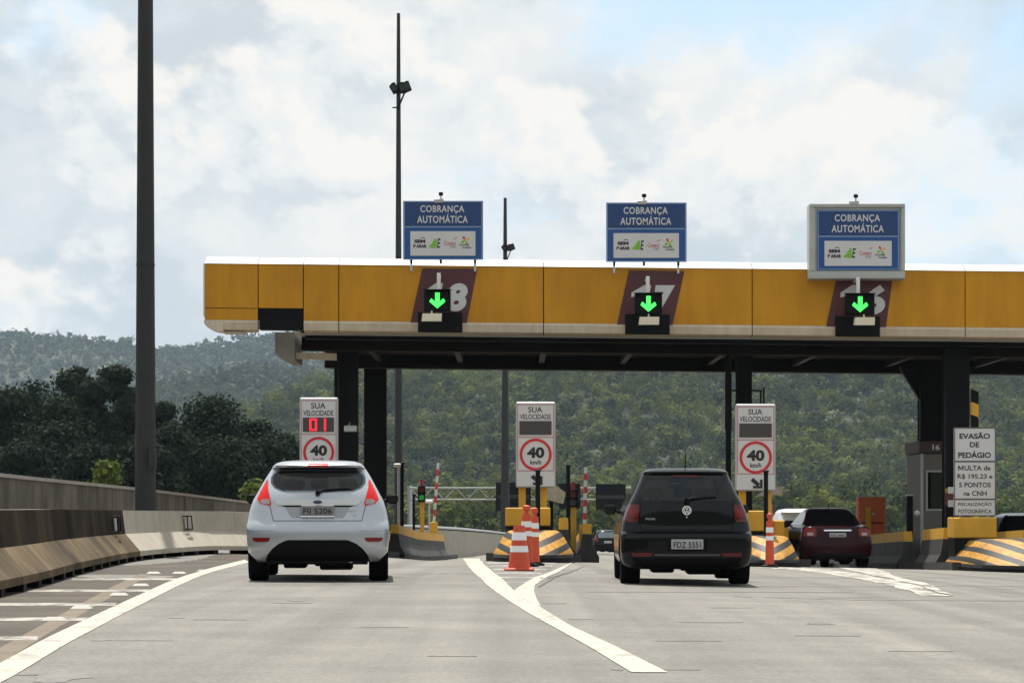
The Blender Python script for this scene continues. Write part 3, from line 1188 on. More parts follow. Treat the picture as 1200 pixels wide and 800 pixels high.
# paint bands on the right column
b = MB()
xx = (1120 - 600) / F * 60.2
for (ya, yb_), mm in {}.items():
    pass
b.box(xx - .335, 60.2 - .30, cz(592), xx + .335, 60.2 - .276, cz(577))
b.build('paint_band', M_maroon, canopy)
b = MB()
b.box(xx - .335, 60.2 - .30, cz(576.7), xx + .335, 60.2 - .276, cz(571.5))
b.build('paint_band', mat('ochre_band', (.36, .19, .04), .6), canopy)

# rear column of the fourth island carries the booth light; small camera on the first column
b = MB()
cxx, cyy = (405 - 600) / F * 61.5, 61.5
b.box(cxx - .02, cyy - .30, cz(502), cxx + .32, cyy - .16, cz(494), bev=.02)
b.tube((cxx + .1, cyy - .2, cz(494)), (cxx + .1, cyy + .2, cz(490)), .025)
b.build('security_camera', M_galv, canopy)

# lane number panels with their digits
PANELS = [('18', 481, 547, 495, 559, 312, 375.5), ('17', 723, 788, 737, 802, 312, 375.5), ('16', 968, 1038, 982, 1047, 309.5, 375.5)]
DIG = [('18', (499, 550), (329, 362)), ('17', (739, 792), (329, 362)), ('16', (984, 1036), (326, 361))]
PAN = []
for (nm, bl, br, tl, tr_, ty, by), (_, (dx0, dx1), (dy0, dy1)) in zip(PANELS, DIG):
    b = MB()
    def q(px, py): return (cx(px), cz(py) + tz(cx(px)))
    b.poly([q(bl, by), q(br, by), q(tr_, ty), q(tl, ty)], CY - .022, CY - .003)
    p_ = b.build('lane_number_panel', M_maroon, canopy)
    p_['label'] = 'maroon slanted panel with lane number ' + nm
    t0 = tz(cx((dx0 + dx1) / 2))
    ox, oe, ex0, ex1 = {'18': (499, 516, 523, 548), '17': (740, 760, 765, 791), '16': (985, 1004, 1011, 1037)}[nm]
    za_, zb_ = cz(dy1) + t0, cz(dy0) + t0
    hh = zb_ - za_
    sl_ = .22 * hh
    b = MB()     # the figure one with its flag, leaning like the panel
    xa, xb = cx(oe) - .17, cx(oe)
    b.poly([(xa - sl_ * .55, za_), (xb - sl_ * .55, za_), (xb + sl_ * .45, zb_), (xa + sl_ * .45 - .02, zb_), (cx(ox), zb_ - .26 * hh), (cx(ox) - .01, zb_ - .42 * hh), (xa + sl_ * .2, zb_ - .36 * hh)], CY - .028, CY - .023)
    b.build('lane_number', M_signwhite, p_)
    b = MB()
    text_into(b, nm[1], cx(ex0), cx(ex1), za_, zb_, CY - .026, bold=.05, shear=.15)
    b.build('lane_number', M_signwhite, p_)
    # dark recess under the signal
    mid = (bl + br) / 2 - 1
    off = {'18': 516, '17': 758.5, '16': 1004.5}[nm]
    d_ = {'18': 0, '17': 0, '16': 0}[nm]
    r_ = slab('recess_box', M_housing, cx(off - 26), cx(off + 26), CY - .10, CY - .023, cz(387), cz(363.5))

# ------------------------------------------------------------------ green arrow signals
SIG = [('18', 512.5, 497, 528, 340, 364, 506, 319, 'leftmost green down arrow lane signal on the canopy'),
       ('17', 760, 744, 776, 344, 368, 760, 323, 'middle green down arrow lane signal on the canopy'),
       ('16', 1008, 991, 1025, 344.5, 368.5, 1012, 324, 'rightmost green down arrow lane signal on the canopy')]
for nm, ax, x0, x1, y0, y1, lxp, ptop, lab in SIG:
    sy = CY - .75
    ss = F / sy
    def X_(p): return (p - 600) / ss
    def Z_(p): return CAMH + (HOR - p) / ss
    t = thing('lane_signal', lab, 'traffic signal', (X_(ax), sy, Z_(y1)), group='green arrow signals on the canopy')
    b = MB(); b.box(X_(x0), sy, Z_(y1), X_(x1), sy + .22, Z_(y0), bev=.02); b.build('housing', M_housing, t)
    b = MB()
    cxp, h = X_(ax), Z_(y0) - Z_(y1)
    zt, zbm = Z_(y0) - .06, Z_(y1) + .06
    w = .20
    st = .055
    b.poly([(cxp - st, zt), (cxp + st, zt), (cxp + st, zbm + .17), (cxp + w - .045, zbm + .25), (cxp + w, zbm + .17), (cxp, zbm), (cxp - w, zbm + .17), (cxp - w + .045, zbm + .25), (cxp - st, zbm + .17)], sy - .012, sy - .002)
    b.build('arrow', M_led_green, t)
    b = MB()
    b.box(X_(x0) - .02, sy - .10, Z_(y0) + .002, X_(x1) + .02, sy + .1, Z_(y0) + .018)
    b.build('visor', M_housing, t)
    b = MB()
    px_ = {'18': 514, '17': 759.5, '16': 1006.5}[nm]
    b.tube((X_(px_), sy + .15, Z_(y0) + .018), (X_(px_), sy + .15, Z_(ptop)), .05)
    b.tube((X_(px_), sy + .15, Z_(ptop) - .05), (X_(px_), CY - .03, Z_(ptop) - .05), .045)
    b.build('mounting_pipe', M_roofwhite, t)
    b = MB()
    zl = Z_(y1) - .06
    b.tube((X_(lxp), sy - .05, zl + .058), (X_(lxp), sy - .05, zl - .02), .02)
    b.add([(X_(lxp) - .25, sy - .2, zl - .22), (X_(lxp) + .25, sy - .2, zl - .22), (X_(lxp) + .25, sy + .1, zl - .20), (X_(lxp) - .25, sy + .1, zl - .20),
           (X_(lxp) - .23, sy - .16, zl - .02), (X_(lxp) + .26, sy - .16, zl - .02), (X_(lxp) + .22, sy + .1, zl), (X_(lxp) - .22, sy + .1, zl)],
          [(3, 2, 1, 0), (4, 5, 6, 7), (0, 1, 5, 4), (1, 2, 6, 5), (2, 3, 7, 6), (3, 0, 4, 7)])
    b.build('lamp', mat('cream_lamp', (.68, .60, .46), .5, var=.1), t)

# ------------------------------------------------------------------ blue signs above the canopy
M_lgreen = mat('logo_green', (.20, .46, .03), .5)
M_lred = mat('logo_red', (.50, .05, .05), .5)
M_lyel = mat('logo_yellow', (.75, .45, .02), .5)
M_lbrown = mat('logo_dark_red', (.20, .03, .03), .5)


def blue_sign(lab, x0, x1, y0, y1, boxed, yoff=0.0):
    sy = CY - .35 - yoff
    ss = F / sy
    def X_(p): return (p - 600) / ss
    def Z_(p): return CAMH + (HOR - p) / ss
    t = thing('toll_sign', lab, 'sign', (X_((x0 + x1) / 2), sy + .1, Z_(y1)), group='blue toll signs above the canopy')
    if boxed:
        b = MB(); b.box(X_(948.5), sy + .03, Z_(327), X_(1061), sy + .55, Z_(238), bev=.03)
        b.build('casing', M_greysheet, t)
        for (a, c, d, e) in ((949, 1060.5, 238.5, 243), (949, 1060.5, 318, 326.5), (949, 955, 243.2, 317.8), (1056, 1060.5, 243.2, 317.8)):
            b = MB(); b.box(X_(a), sy - .03, Z_(e), X_(c), sy + .028, Z_(d), bev=.012)
            b.build('casing_edge', M_greysheet, t)
    W, H = x1 - x0, y1 - y0
    def q(u, v): return X_(x0 + u * W), Z_(y0 + v * H)
    b = MB(); a, c = q(0, 1), q(1, 0); b.box(a[0], sy, a[1], c[0], sy + .028, c[1]); b.build('panel', M_blue, t)
    b = MB(); a, c = q(.022, .425), q(.978, .022); b.box(a[0], sy - .006, a[1], c[0], sy - .001, c[1]); pn = b.build('upper_field', M_navy, t)
    pn['label'] = 'dark blue upper field with white words'
    b = MB()
    for (u0, v0, u1, v1) in ((.008, .008, .992, .02), (.008, .98, .992, .992), (.008, .02, .018, .98), (.982, .02, .992, .98), (.022, .430, .978, .450)):
        a, c = q(u0, v1), q(u1, v0)
        b.box(a[0], sy - .006, a[1], c[0], sy - .001, c[1])
    b.build('border', mat('border_blue', (.22, .32, .52) if not boxed else (.5, .55, .62), .4), t)
    b = MB(); a, c = q(.215, .218), q(.765, .075); text_into(b, 'COBRANÇA', a[0], c[0], a[1], c[1], sy - .008, bold=.018, spacing=1.1)
    b.build('lettering', M_signwhite, pn)
    b = MB(); a, c = q(.175, .375), q(.81, .222); text_into(b, 'AUTOMÁTICA', a[0], c[0], a[1], c[1], sy - .0085, bold=.018, spacing=1.1)
    b.build('lettering', M_signwhite, pn)
    b = MB(); a, c = q(.09, .93), q(.905, .515); b.box(a[0], sy - .012, a[1], c[0], sy - .001, c[1]); lp_ = b.build('logo_panel', M_signwhite, t)
    def lq(u, v): return q(.09 + .815 * u, .515 + .415 * v)
    yl = sy - .015
    b = MB()
    a, c = lq(.06, .48), lq(.23, .34); text_into(b, 'SEMPR'[:3] + '', a[0], c[0], a[1], c[1], yl, bold=.06)
    a, c = lq(.09, .68), lq(.25, .54); text_into(b, 'ARAR', a[0], c[0], a[1], c[1], yl, bold=.06)
    a, c = lq(.15, .29), lq(.22, .23); text_into(b, 'via', a[0], c[0], a[1], c[1], yl, bold=.02)
    b.build('logo', M_ink, lp_)
    b = MB(); a, c = lq(.045, .68), lq(.085, .54); text_into(b, 'P', a[0], c[0], a[1], c[1], yl, bold=.06)
    b.build('logo', M_lbrown, lp_)
    b = MB()
    a, c = lq(.30, .68), lq(.40, .30)
    b.add([(a[0] - .05, yl, a[1] + .03), (a[0] + .06, yl, a[1]), (c[0] + .01, yl, a[1]), (c[0] + .01, yl, c[1]), (a[0] + .13, yl, c[1]), (a[0] + .04, yl, c[1] - .14)], [(0, 1, 2, 5), (5, 2, 3, 4)])
    b.build('logo', M_lgreen, lp_)
    b = MB()
    a, c = lq(.41, .68), lq(.465, .30); text_into(b, 'E', a[0], c[0], a[1], c[1], yl, bold=.02, shear=.2)
    b.build('logo', M_ink, lp_)
    b = MB()
    a, c = lq(.52, .57), lq(.70, .40); text_into(b, 'Conect', a[0], c[0], a[1], c[1], yl, bold=.01)
    a, c = lq(.64, .36), lq(.71, .28); b.add([(a[0], yl, a[1]), (c[0], yl, c[1] - .01), (c[0], yl, c[1] + .02)], [(0, 1, 2)])
    b.build('logo', M_lred, lp_)
    b = MB(); a, c = lq(.61, .68), lq(.70, .58); text_into(b, 'Car', a[0], c[0], a[1], c[1], yl)
    a, c = lq(.755, .60), lq(.90, .53); text_into(b, 'move', a[0], c[0], a[1], c[1], yl, bold=.02)
    a, c = lq(.80, .70), lq(.93, .62); text_into(b, 'mais', a[0], c[0], a[1], c[1], yl, bold=.02)
    b.build('logo', M_ink, lp_)
    cc = lq(.845, .38)
    for k_, mm in enumerate((M_lyel, M_lred, M_lgreen, M_lgreen)):
        an = k_ * math.pi / 2 + .5
        b = MB()
        b.add([(cc[0], yl, cc[1]), (cc[0] + .09 * math.cos(an - .4), yl, cc[1] + .09 * math.sin(an - .4)), (cc[0] + .13 * math.cos(an), yl, cc[1] + .13 * math.sin(an)), (cc[0] + .09 * math.cos(an + .4), yl, cc[1] + .09 * math.sin(an + .4))], [(0, 1, 2, 3)])
        b.build('logo', mm, lp_)
    # little camera on top
    b = MB()
    xc = X_((x0 + x1) / 2 - 4); zt_ = Z_(238 if boxed else y0) + .01
    b.box(xc - .14, sy - .05, zt_ - .06, xc + .10, sy + .15, zt_ + .04, bev=.015)
    b.tube((xc + .03, sy + .05, zt_ + .03), (xc + .03, sy + .05, zt_ + .16), .018)
    cm = b.build('camera_mount', M_greysheet, t)
    b = MB(); b.lathe([(.0, -.05), (.05, -.04), (.06, 0), (.05, .04), (0, .05)], (xc + .03, sy + .03, zt_ + .17), 'z', 12); b.build('camera_head', M_housing, cm)
    # posts down to the canopy
    if not boxed:
        for u in (.10, .90):
            b = MB(); xp = X_(x0 + u * W)
            b.tube((xp, sy + .08, Z_(y1) - .28), (xp, sy + .08, Z_(y1) + .9), .03)
            b.tube((xp, sy + .08, Z_(y1) - .25), (xp, CY + .12, Z_(y1) - .25), .025)
            b.build('post', M_galv, t)
        for u in (.10, .47, .90):
            b = MB(); xp = X_(x0 + u * W)
            b.box(xp - .03, sy + .029, Z_(y1) - .09, xp + .03, sy + .10, Z_(y1) + .02)
            b.build('clamp', M_housing, t)
    else:
        for u in (.2, .8):
            b = MB(); xp = X_(x0 + u * W)
            b.tube((xp, sy + .3, Z_(322)), (xp, CY + .4, Z_(322)), .04)
            b.build('bracket', M_galv, t)


blue_sign('blue toll sign with white logo strip above the leftmost lane number', 472.5, 566, 235.5, 304.5, False)
blue_sign('blue toll sign with white logo strip above the middle lane number', 710.5, 804.5, 237.5, 307, False)
blue_sign('blue toll sign in a grey metal casing, rightmost of three', 957.5, 1054, 246, 316.5, True, .1)

# ------------------------------------------------------------------ toll islands
WALLP = [(-.30, -.05), (-.30, .16), (-.17, .36), (-.11, .72), (.11, .72), (.17, .36), (.30, .16), (.30, -.05)]
CAPP = [(-.112, .723), (-.10, .98), (.10, .98), (.112, .723)]


def nose_material():
    m = bpy.data.materials.new('chevron_paint')
    m.use_nodes = True
    N, L = m.node_tree.nodes, m.node_tree.links
    b = N['Principled BSDF']
    b.inputs['Roughness'].default_value = .6
    t_ = N.new('ShaderNodeTexCoord')
    sx = N.new('ShaderNodeSeparateXYZ')
    L.new(t_.outputs['Object'], sx.inputs[0])
    ab = N.new('ShaderNodeMath'); ab.operation = 'ABSOLUTE'; L.new(sx.outputs[0], ab.inputs[0])
    mu = N.new('ShaderNodeMath'); mu.operation = 'MULTIPLY'; mu.inputs[1].default_value = -.42; L.new(ab.outputs[0], mu.inputs[0])
    ad = N.new('ShaderNodeMath'); ad.operation = 'ADD'; L.new(mu.outputs[0], ad.inputs[0]); L.new(sx.outputs[2], ad.inputs[1])
    sc_ = N.new('ShaderNodeMath'); sc_.operation = 'MULTIPLY'; sc_.inputs[1].default_value = 1 / .30; L.new(ad.outputs[0], sc_.inputs[0])
    of = N.new('ShaderNodeMath'); of.operation = 'ADD'; of.inputs[1].default_value = 10.12; L.new(sc_.outputs[0], of.inputs[0])
    fr = N.new('ShaderNodeMath'); fr.operation = 'FRACT'; L.new(of.outputs[0], fr.inputs[0])
    gt = N.new('ShaderNodeMath'); gt.operation = 'GREATER_THAN'; gt.inputs[1].default_value = .46; L.new(fr.outputs[0], gt.inputs[0])
    zc = N.new('ShaderNodeMath'); zc.operation = 'GREATER_THAN'; zc.inputs[1].default_value = .17; L.new(sx.outputs[2], zc.inputs[0])
    an = N.new('ShaderNodeMath'); an.operation = 'MULTIPLY'; L.new(gt.outputs[0], an.inputs[0]); L.new(zc.outputs[0], an.inputs[1])
    nz = N.new('ShaderNodeTexNoise'); nz.inputs['Scale'].default_value = 6; nz.inputs['Detail'].default_value = 7
    L.new(t_.outputs['Object'], nz.inputs['Vector'])
    rp = N.new('ShaderNodeValToRGB'); rp.color_ramp.elements[0].position = .3; rp.color_ramp.elements[1].position = .65
    rp.color_ramp.elements[0].color = (.26, .12, .014, 1); rp.color_ramp.elements[1].color = (.52, .255, .022, 1)
    L.new(nz.outputs['Fac'], rp.inputs[0])
    mx = N.new('ShaderNodeMix'); mx.data_type = 'RGBA'
    L.new(an.outputs[0], mx.inputs[0]); mx.inputs[6].default_value = (.012, .012, .012, 1); L.new(rp.outputs[0], mx.inputs[7])
    L.new(mx.outputs[2], b.inputs['Base Color'])
    return m


M_chev = nose_material()


def nose(lab, xc, yn, half, length, h, back):
    """low striped wedge in front of an island: rounded plan, sloping top"""
    zb = g(xc, yn + 1)
    t = thing('crash_nose', lab, 'crash cushion', (xc, yn + length, zb), group='striped island noses')
    lv = [(-.06, 1.0, 0), (.17, 1.0, 0), (.30, .86, .12), (.48, .66, .35), (h - .03, .46, .62), (h, .30, .75)]
    n = 28
    b = MB()
    for z, s_, sh in lv:
        for k_ in range(n + 1):
            a = math.pi * k_ / n
            x = -math.cos(a) * half * (s_ if z < .2 else (s_ * .6 + .4))
            y = -math.sin(a) ** .9 * length * s_ + sh * .0
            b.v.append((x, y, z))
        b.v.append((half * (1 if z < .2 else s_ * .6 + .4), back, z))
        b.v.append((-half * (1 if z < .2 else s_ * .6 + .4), back, z))
    k_ = n + 3
    for j in range(len(lv) - 1):
        for i in range(k_):
            b.f.append((j * k_ + i, j * k_ + (i + 1) % k_, (j + 1) * k_ + (i + 1) % k_, (j + 1) * k_ + i))
            b.m.append(0)
    b.f.append(tuple(range((len(lv) - 1) * k_, len(lv) * k_))); b.m.append(0)
    b.f.append(tuple(range(k_))); b.m.append(0)
    o = b.build('striped_body', M_chev, t, smooth=50, world=False)
    b = MB()
    pts = []
    for q in range(n + 1):
        a = math.pi * q / n
        pts.append((-math.cos(a) * (half + .04), -math.sin(a) ** .9 * (length + .04)))
    for (x, y) in pts:
        b.v += [(x, y, -.06), (x, y, .10)]
    for q in range(n):
        b.f.append((2 * q, 2 * q + 2, 2 * q + 3, 2 * q + 1)); b.m.append(0)
    b.build('rubber_rim', M_black, t, world=False)
    return t


nose('black and yellow chevron island nose behind the orange traffic cone', .47, 48.6, .88, 1.9, .66, 1.4)
nose('black and yellow chevron island nose between dark hatchback and red car', 5.62, 49.6, .72, 1.5, .66, 1.4)
nose('wide black and yellow chevron island nose at the right edge', 11.25, 48.6, 1.36, 2.4, .70, 1.6)
nose('black and yellow chevron island nose hidden behind the white hatchback', -4.75, 49.6, .72, 1.5, .66, 1.4)


M_blackwall_ = mat('dark_kerb', (.05, .047, .042), .85, var=.3, vscale=2)


def island(lab, X, y0, y1, hw, walls, ped):
    t = thing('toll_island', lab, 'traffic island', (ux(X, y0), y0, g(ux(X, y0), y0)), group='toll islands')
    pth = [(ux(X, y), y) for y in np.arange(y0 + .6, y1 + .1, 3.0)]
    b = sweep(MB(), [(-hw, -.05), (-hw, .18), (hw, .18), (hw, -.05)], pth)
    b.build('kerb_base', M_blackwall_, t)
    for (o_, a, c) in walls:
        s_ = a
        while s_ < c - .2:
            e_ = min(s_ + 3.2, c)
            pp = [(ux(X + o_, y), y) for y in np.linspace(s_ + .015, e_ - .015, 3)]
            w_ = sweep(MB(), WALLP, pp).build('barrier_wall', M_blackwall, t)
            sweep(MB(), CAPP, pp).build('yellow_cap', M_yellow, w_)
            s_ = e_
    if ped:
        (px0, px1, pyt, pyb, Yp) = ped
        x0, x1 = at(px0, 0, Yp)[0], at(px1, 0, Yp)[0]
        zt_, zm, zb_ = at(0, pyt, Yp)[2], at(0, pyb, Yp)[2], g(x0, Yp)
        b = MB(); b.box(x0, Yp, zm, x1, Yp + .8, zt_, bev=.02)
        p_ = b.build('pedestal', M_yellow, t)
        b = MB(); b.box(x0 + .02, Yp + .02, zb_ - .05, x1 - .02, Yp + .78, zm - .003)
        b.build('plinth', M_black, p_)
    return t


M_blackwall = mat('black_concrete', (.030, .029, .027), .75, var=.6, vscale=1.5, bump=.15, bscale=25, streak=(3.0, .7, (.006, .006, .006)))  # near-black concrete with darker vertical streaks
M_steps = M_yellow
island('toll island with black and yellow barrier right of the white hatchback', ISL[0], 51.2, 104, 1.15, [(1.0, 66.5, 92), (-1.0, 54, 92)], None)
island('toll island under the middle speed sign beside the traffic cone', ISL[1], 50.2, 92, 1.05, [(.66, 51.0, 54.0), (1.25, 57.5, 90), (-.42, 58, 90)], (592, 645, 594.5, 616, 52.5))
island('toll island under the third speed sign behind the dark hatchback', ISL[2], 51.2, 92, .95, [(.85, 57, 90), (-.85, 54, 90)], (868, 896, 598, 622, 53.0))
island('toll island at the right carrying booth and white text sign', ISL[3], 50.2, 92, 1.25, [(-.95, 53.2, 56.4), (-1.0, 59, 84), (1.05, 54, 90)], (1118, 1168, 606, 630, 52.0))
# ------------------------------------------------------------------ speed display signs
def speed_sign(lab, px0, px1, pyt, pyb, Y, reading, arrow, posts):
    x0, _, zb = at(px0, pyb, Y)
    x1, _, zt = at(px1, pyt, Y)
    W, H = x1 - x0, zt - zb
    xc = (x0 + x1) / 2
    gz = g(xc, Y)
    t = thing('speed_sign', lab, 'sign', (xc, Y, gz), group='speed display signs')
    b = MB(); b.box(x0, Y, zb, x1, Y + .16, zt, bev=.03); b.build('cabinet', M_greysheet, t)
    def q(u, v): return x0 + u * W, zt - v * H
    def rect(u0, v0, u1, v1, ya, yb_, bb):
        a, c = q(u0, v1), q(u1, v0)
        bb.box(a[0], ya, a[1], c[0], yb_, c[1])
        return bb
    mh = .80 if arrow else .97
    fc = rect(.03, .025, .97, .985, Y - .012, Y - .001, MB()).build('face', M_signwhite, t)
    b = MB()
    for (u0, v0, u1, v1) in ((.04, .03, .96, .038), (.04, .41, .96, .418), (.04, mh, .96, mh + .008), (.04, .038, .055, mh), (.945, .038, .96, mh)):
        rect(u0, v0, u1, v1, Y - .017, Y - .0125, b)
    b.build('red_border', mat('border_red', (.42, .10, .13), .5), fc)
    b = MB()
    a, c = q(.36, .125), q(.62, .06); text_into(b, 'SUA', a[0], c[0], a[1], c[1], Y - .015, bold=.015, keep=True)
    a, c = q(.10, .205), q(.88, .145); text_into(b, 'VELOCIDADE', a[0], c[0], a[1], c[1], Y - .015, bold=.015)
    b.build('lettering', M_ink, fc)
    d_ = rect(.09, .225, .90, .385, Y - .030, Y - .0125, MB()).build('display', M_display, t)
    if reading:
        b = MB()
        a, c = q(.26, .375), q(.46, .235)
        th = .05
        b.box(a[0], Y - .036, a[1], a[0] + th, Y - .031, c[1]); b.box(c[0] - th, Y - .036, a[1], c[0], Y - .031, c[1])
        b.box(a[0] + th, Y - .036, c[1] - th, c[0] - th, Y - .031, c[1]); b.box(a[0] + th, Y - .036, a[1], c[0] - th, Y - .031, a[1] + th)
        b.build('digit', M_led_red, d_)
        b = MB(); a, c = q(.64, .375), q(.71, .235); b.box(a[0], Y - .036, a[1], a[0] + th, Y - .031, c[1])
        b.build('digit', M_led_red, d_)
    cxm, czm = q(.5, .615)
    r = .405 * W
    b = MB(); b.ring(cxm, czm, r * .83, r, Y - .022, Y - .0125); b.build('red_ring', M_red, fc)
    b = MB()
    text_into(b, '40', cxm - r * .54, cxm + r * .54, czm - r * .22, czm + r * .46, Y - .018, bold=.045)
    text_into(b, 'km/h', cxm - r * .34, cxm + r * .34, czm - r * .62, czm - r * .34, Y - .018, bold=.02)
    b.build('lettering', M_ink, fc)
    if arrow:
        b = MB()
        a = q(.40, .865); c = q(.64, .965)
        dx, dz = c[0] - a[0], c[1] - a[1]
        nx_, nz_ = .045, .035
        b.poly([(a[0] - nx_ * .6, a[1] - nz_), (a[0] + nx_ * .8, a[1] + nz_), (c[0] - .03, c[1] + .10), (c[0] - .09, c[1] + .03)], Y - .019, Y - .0125)
        b.poly([(c[0] + .03, c[1] - .01), (c[0] + .03, c[1] + .20), (c[0] - .03, c[1] + .20), (c[0] - .03, c[1] + .05), (c[0] - .20, c[1] + .05), (c[0] - .20, c[1] - .01)], Y - .024, Y - .0125)
        b.build('arrow', M_ink, fc)
    for p_ in posts:
        xp = at(p_, 0, Y)[0]
        b = MB(); b.box(xp - .085, Y + .17, gz + .15, xp + .085, Y + .29, zb + 1.2, bev=.01)
        b.build('post', M_yellow, t)
    return t


speed_sign('speed display sign showing red digits behind the white hatchback', 351, 396, 465.5, 570, 55, True, False, (360, 384))
speed_sign('blank speed display sign with 40 limit above the traffic cones', 604.5, 651, 470.5, 571, 55, False, True, (612, 637))
speed_sign('blank speed display sign with 40 limit right of the dark hatchback', 862, 909, 473, 575, 55, False, True, (871, 901))

# ------------------------------------------------------------------ text sign at the right
Y = 52.3
es = thing('text_sign', 'tall white sign of black capitals above the yellow block at right', 'sign', (at(1142, 0, Y)[0], Y, g(11, Y)))
x0, _, zb = at(1118, 604.5, Y); x1, _, zt = at(1167, 500.5, Y)
b = MB(); b.box(x0, Y, zb, x1, Y + .05, zt, bev=.015); pn = b.build('panel', M_signwhite, es)
W, H = x1 - x0, zt - zb
b = MB()
for (u0, v0, u1, v1) in ((0.0, 0, 1, .012), (0, .988, 1, 1), (0, .012, .022, .988), (.978, .012, 1, .988), (.022, .375, .978, .392), (.022, .80, .978, .817)):
    b.box(x0 + u0 * W, Y - .012, zt - v1 * H, x0 + u1 * W, Y - .001, zt - v0 * H)
b.build('frame', mat('frame_grey', (.10, .11, .12), .5), es)
for s_, u0, u1, v0, v1, bo in (('EVASÃO', .13, .86, .055, .13, .03), ('DE', .38, .60, .165, .225, .03), ('PEDÁGIO', .10, .88, .265, .345, .03),
                           ('ULTA de', .25, .87, .43, .485, .018), ('R$ 195.23 e', .08, .92, .525, .585, .015), ('5 PONTOS', .12, .88, .62, .675, .02), ('na CNH', .23, .78, .715, .77, .02),
                           ('FISCALIZAÇÃO', .10, .90, .838, .892, .012), ('FOTOGRÁFICA', .10, .90, .91, .967, .012)):
    b = MB()
    text_into(b, s_, x0 + u0 * W, x0 + u1 * W, zt - v1 * H, zt - v0 * H, Y - .004, bold=bo)
    if s_.startswith('ULTA'):
        mx0, mx1, mz0, mz1 = x0 + .10 * W, x0 + .225 * W, zt - v1 * H, zt - v0 * H
        mw, st_ = mx1 - mx0, .022
        mm_ = (mx0 + mx1) / 2
        b.add([(mx0, Y - .004, mz0), (mx0 + st_, Y - .004, mz0), (mx0 + st_, Y - .004, mz1), (mx0, Y - .004, mz1),
               (mx1 - st_, Y - .004, mz0), (mx1, Y - .004, mz0), (mx1, Y - .004, mz1), (mx1 - st_, Y - .004, mz1),
               (mm_ - .011, Y - .0042, mz0 + .02), (mm_ + .011, Y - .0042, mz0 + .02), (mx0 + st_ * 1.1, Y - .0042, mz1), (mx0, Y - .0042, mz1), (mx1, Y - .0042, mz1), (mx1 - st_ * 1.1, Y - .0042, mz1)],
              [(0, 1, 2, 3), (4, 5, 6, 7), (8, 9, 10, 11), (8, 9, 12, 13)])
    b.build('lettering', M_ink, pn)
for p_ in (1126, 1159):
    xp = at(p_, 0, Y)[0]
    b = MB(); b.tube((xp, Y + .08, at(0, 607, Y)[2]), (xp, Y + .08, zt - .05), .03); b.build('post', M_galv, es)
for v in (.72, .87):
    b = MB(); b.box(x0 - .12, Y + .055, zt - v * H - .05, x0 + .1, Y + .09, zt - v * H + .10); b.build('bracket', M_galv, es)

# hazard striped post behind the text sign
xp, _, zt2 = at(1142, 456, 57.5)
hp = thing('height_post', 'black and yellow banded post standing above the white text sign', 'post', (xp, 57.5, g(xp, 57.5)))
z0 = g(xp, 57.5) + .1
seg = (zt2 - z0) / 14
for k_ in range(14):
    b = MB()
    za, zb_ = z0 + k_ * seg, z0 + (k_ + 1) * seg - .001
    sl = .07
    b.add([(xp - .085, 57.4, za), (xp + .085, 57.4, za - sl), (xp + .085, 57.6, za - sl), (xp - .085, 57.6, za), (xp - .085, 57.4, zb_), (xp + .085, 57.4, zb_ - sl), (xp + .085, 57.6, zb_ - sl), (xp - .085, 57.6, zb_)],
          [(3, 2, 1, 0), (4, 5, 6, 7), (0, 1, 5, 4), (1, 2, 6, 5), (2, 3, 7, 6), (3, 0, 4, 7)])
    b.build('band', M_black if k_ % 2 else M_yellow, hp)

# ------------------------------------------------------------------ toll booth
Yb = 63.0
bx0, bx1 = at(1079, 0, Yb)[0], at(1140, 0, Yb)[0]
bz0 = g(bx0, Yb) + .15
zr = at(0, 531, Yb)[2]
booth = thing('toll_booth', 'pale toll booth with dark window beside the black column', 'booth', ((bx0 + bx1) / 2, Yb + 1, bz0))
M_booth = mat('booth_wall', (.15, .14, .122), .6, var=.08, vscale=2, streak=(3, .3, (.2, .17, .13)))
b = MB(); b.box(bx0, Yb, bz0, bx1, Yb + 2.2, zr, bev=.02); bw = b.build('body', M_booth, booth)
b = MB(); b.box(bx0 - .05, Yb - .08, zr + .003, bx1 + .05, Yb + 2.3, zr + .34, bev=.02); rf = b.build('roof_band', mat('booth_band', (.06, .028, .022), .6), booth)
b = MB()
xl = at(1092, 0, Yb)[0]; text_into(b, '16', xl, xl + .2, zr + .09, zr + .24, Yb - .085, bold=.03); b.build('booth_number', M_signwhite, rf)
b = MB(); wx0 = at(1087, 0, Yb)[0]
b.box(wx0, Yb - .012, at(0, 596, Yb)[2], bx1 - .1, Yb - .001, at(0, 553, Yb)[2]); wn_ = b.build('window', M_carglass, booth)
b = MB()
za, zc_ = at(0, 596, Yb)[2], at(0, 553, Yb)[2]
for (a, c, d, e) in ((wx0 - .05, wx0, za - .05, zc_ + .05), (wx0, bx1 - .1, za - .05, za), (wx0, bx1 - .1, zc_, zc_ + .05)):
    b.box(a, Yb - .03, d, c, Yb - .013, e)
b.build('window_frame', M_greysheet, wn_)
b = MB(); b.box(bx0 - .01, Yb - .02, bz0, bx0 + .07, Yb - .001, zr); b.build('corner_trim', M_greysheet, booth)

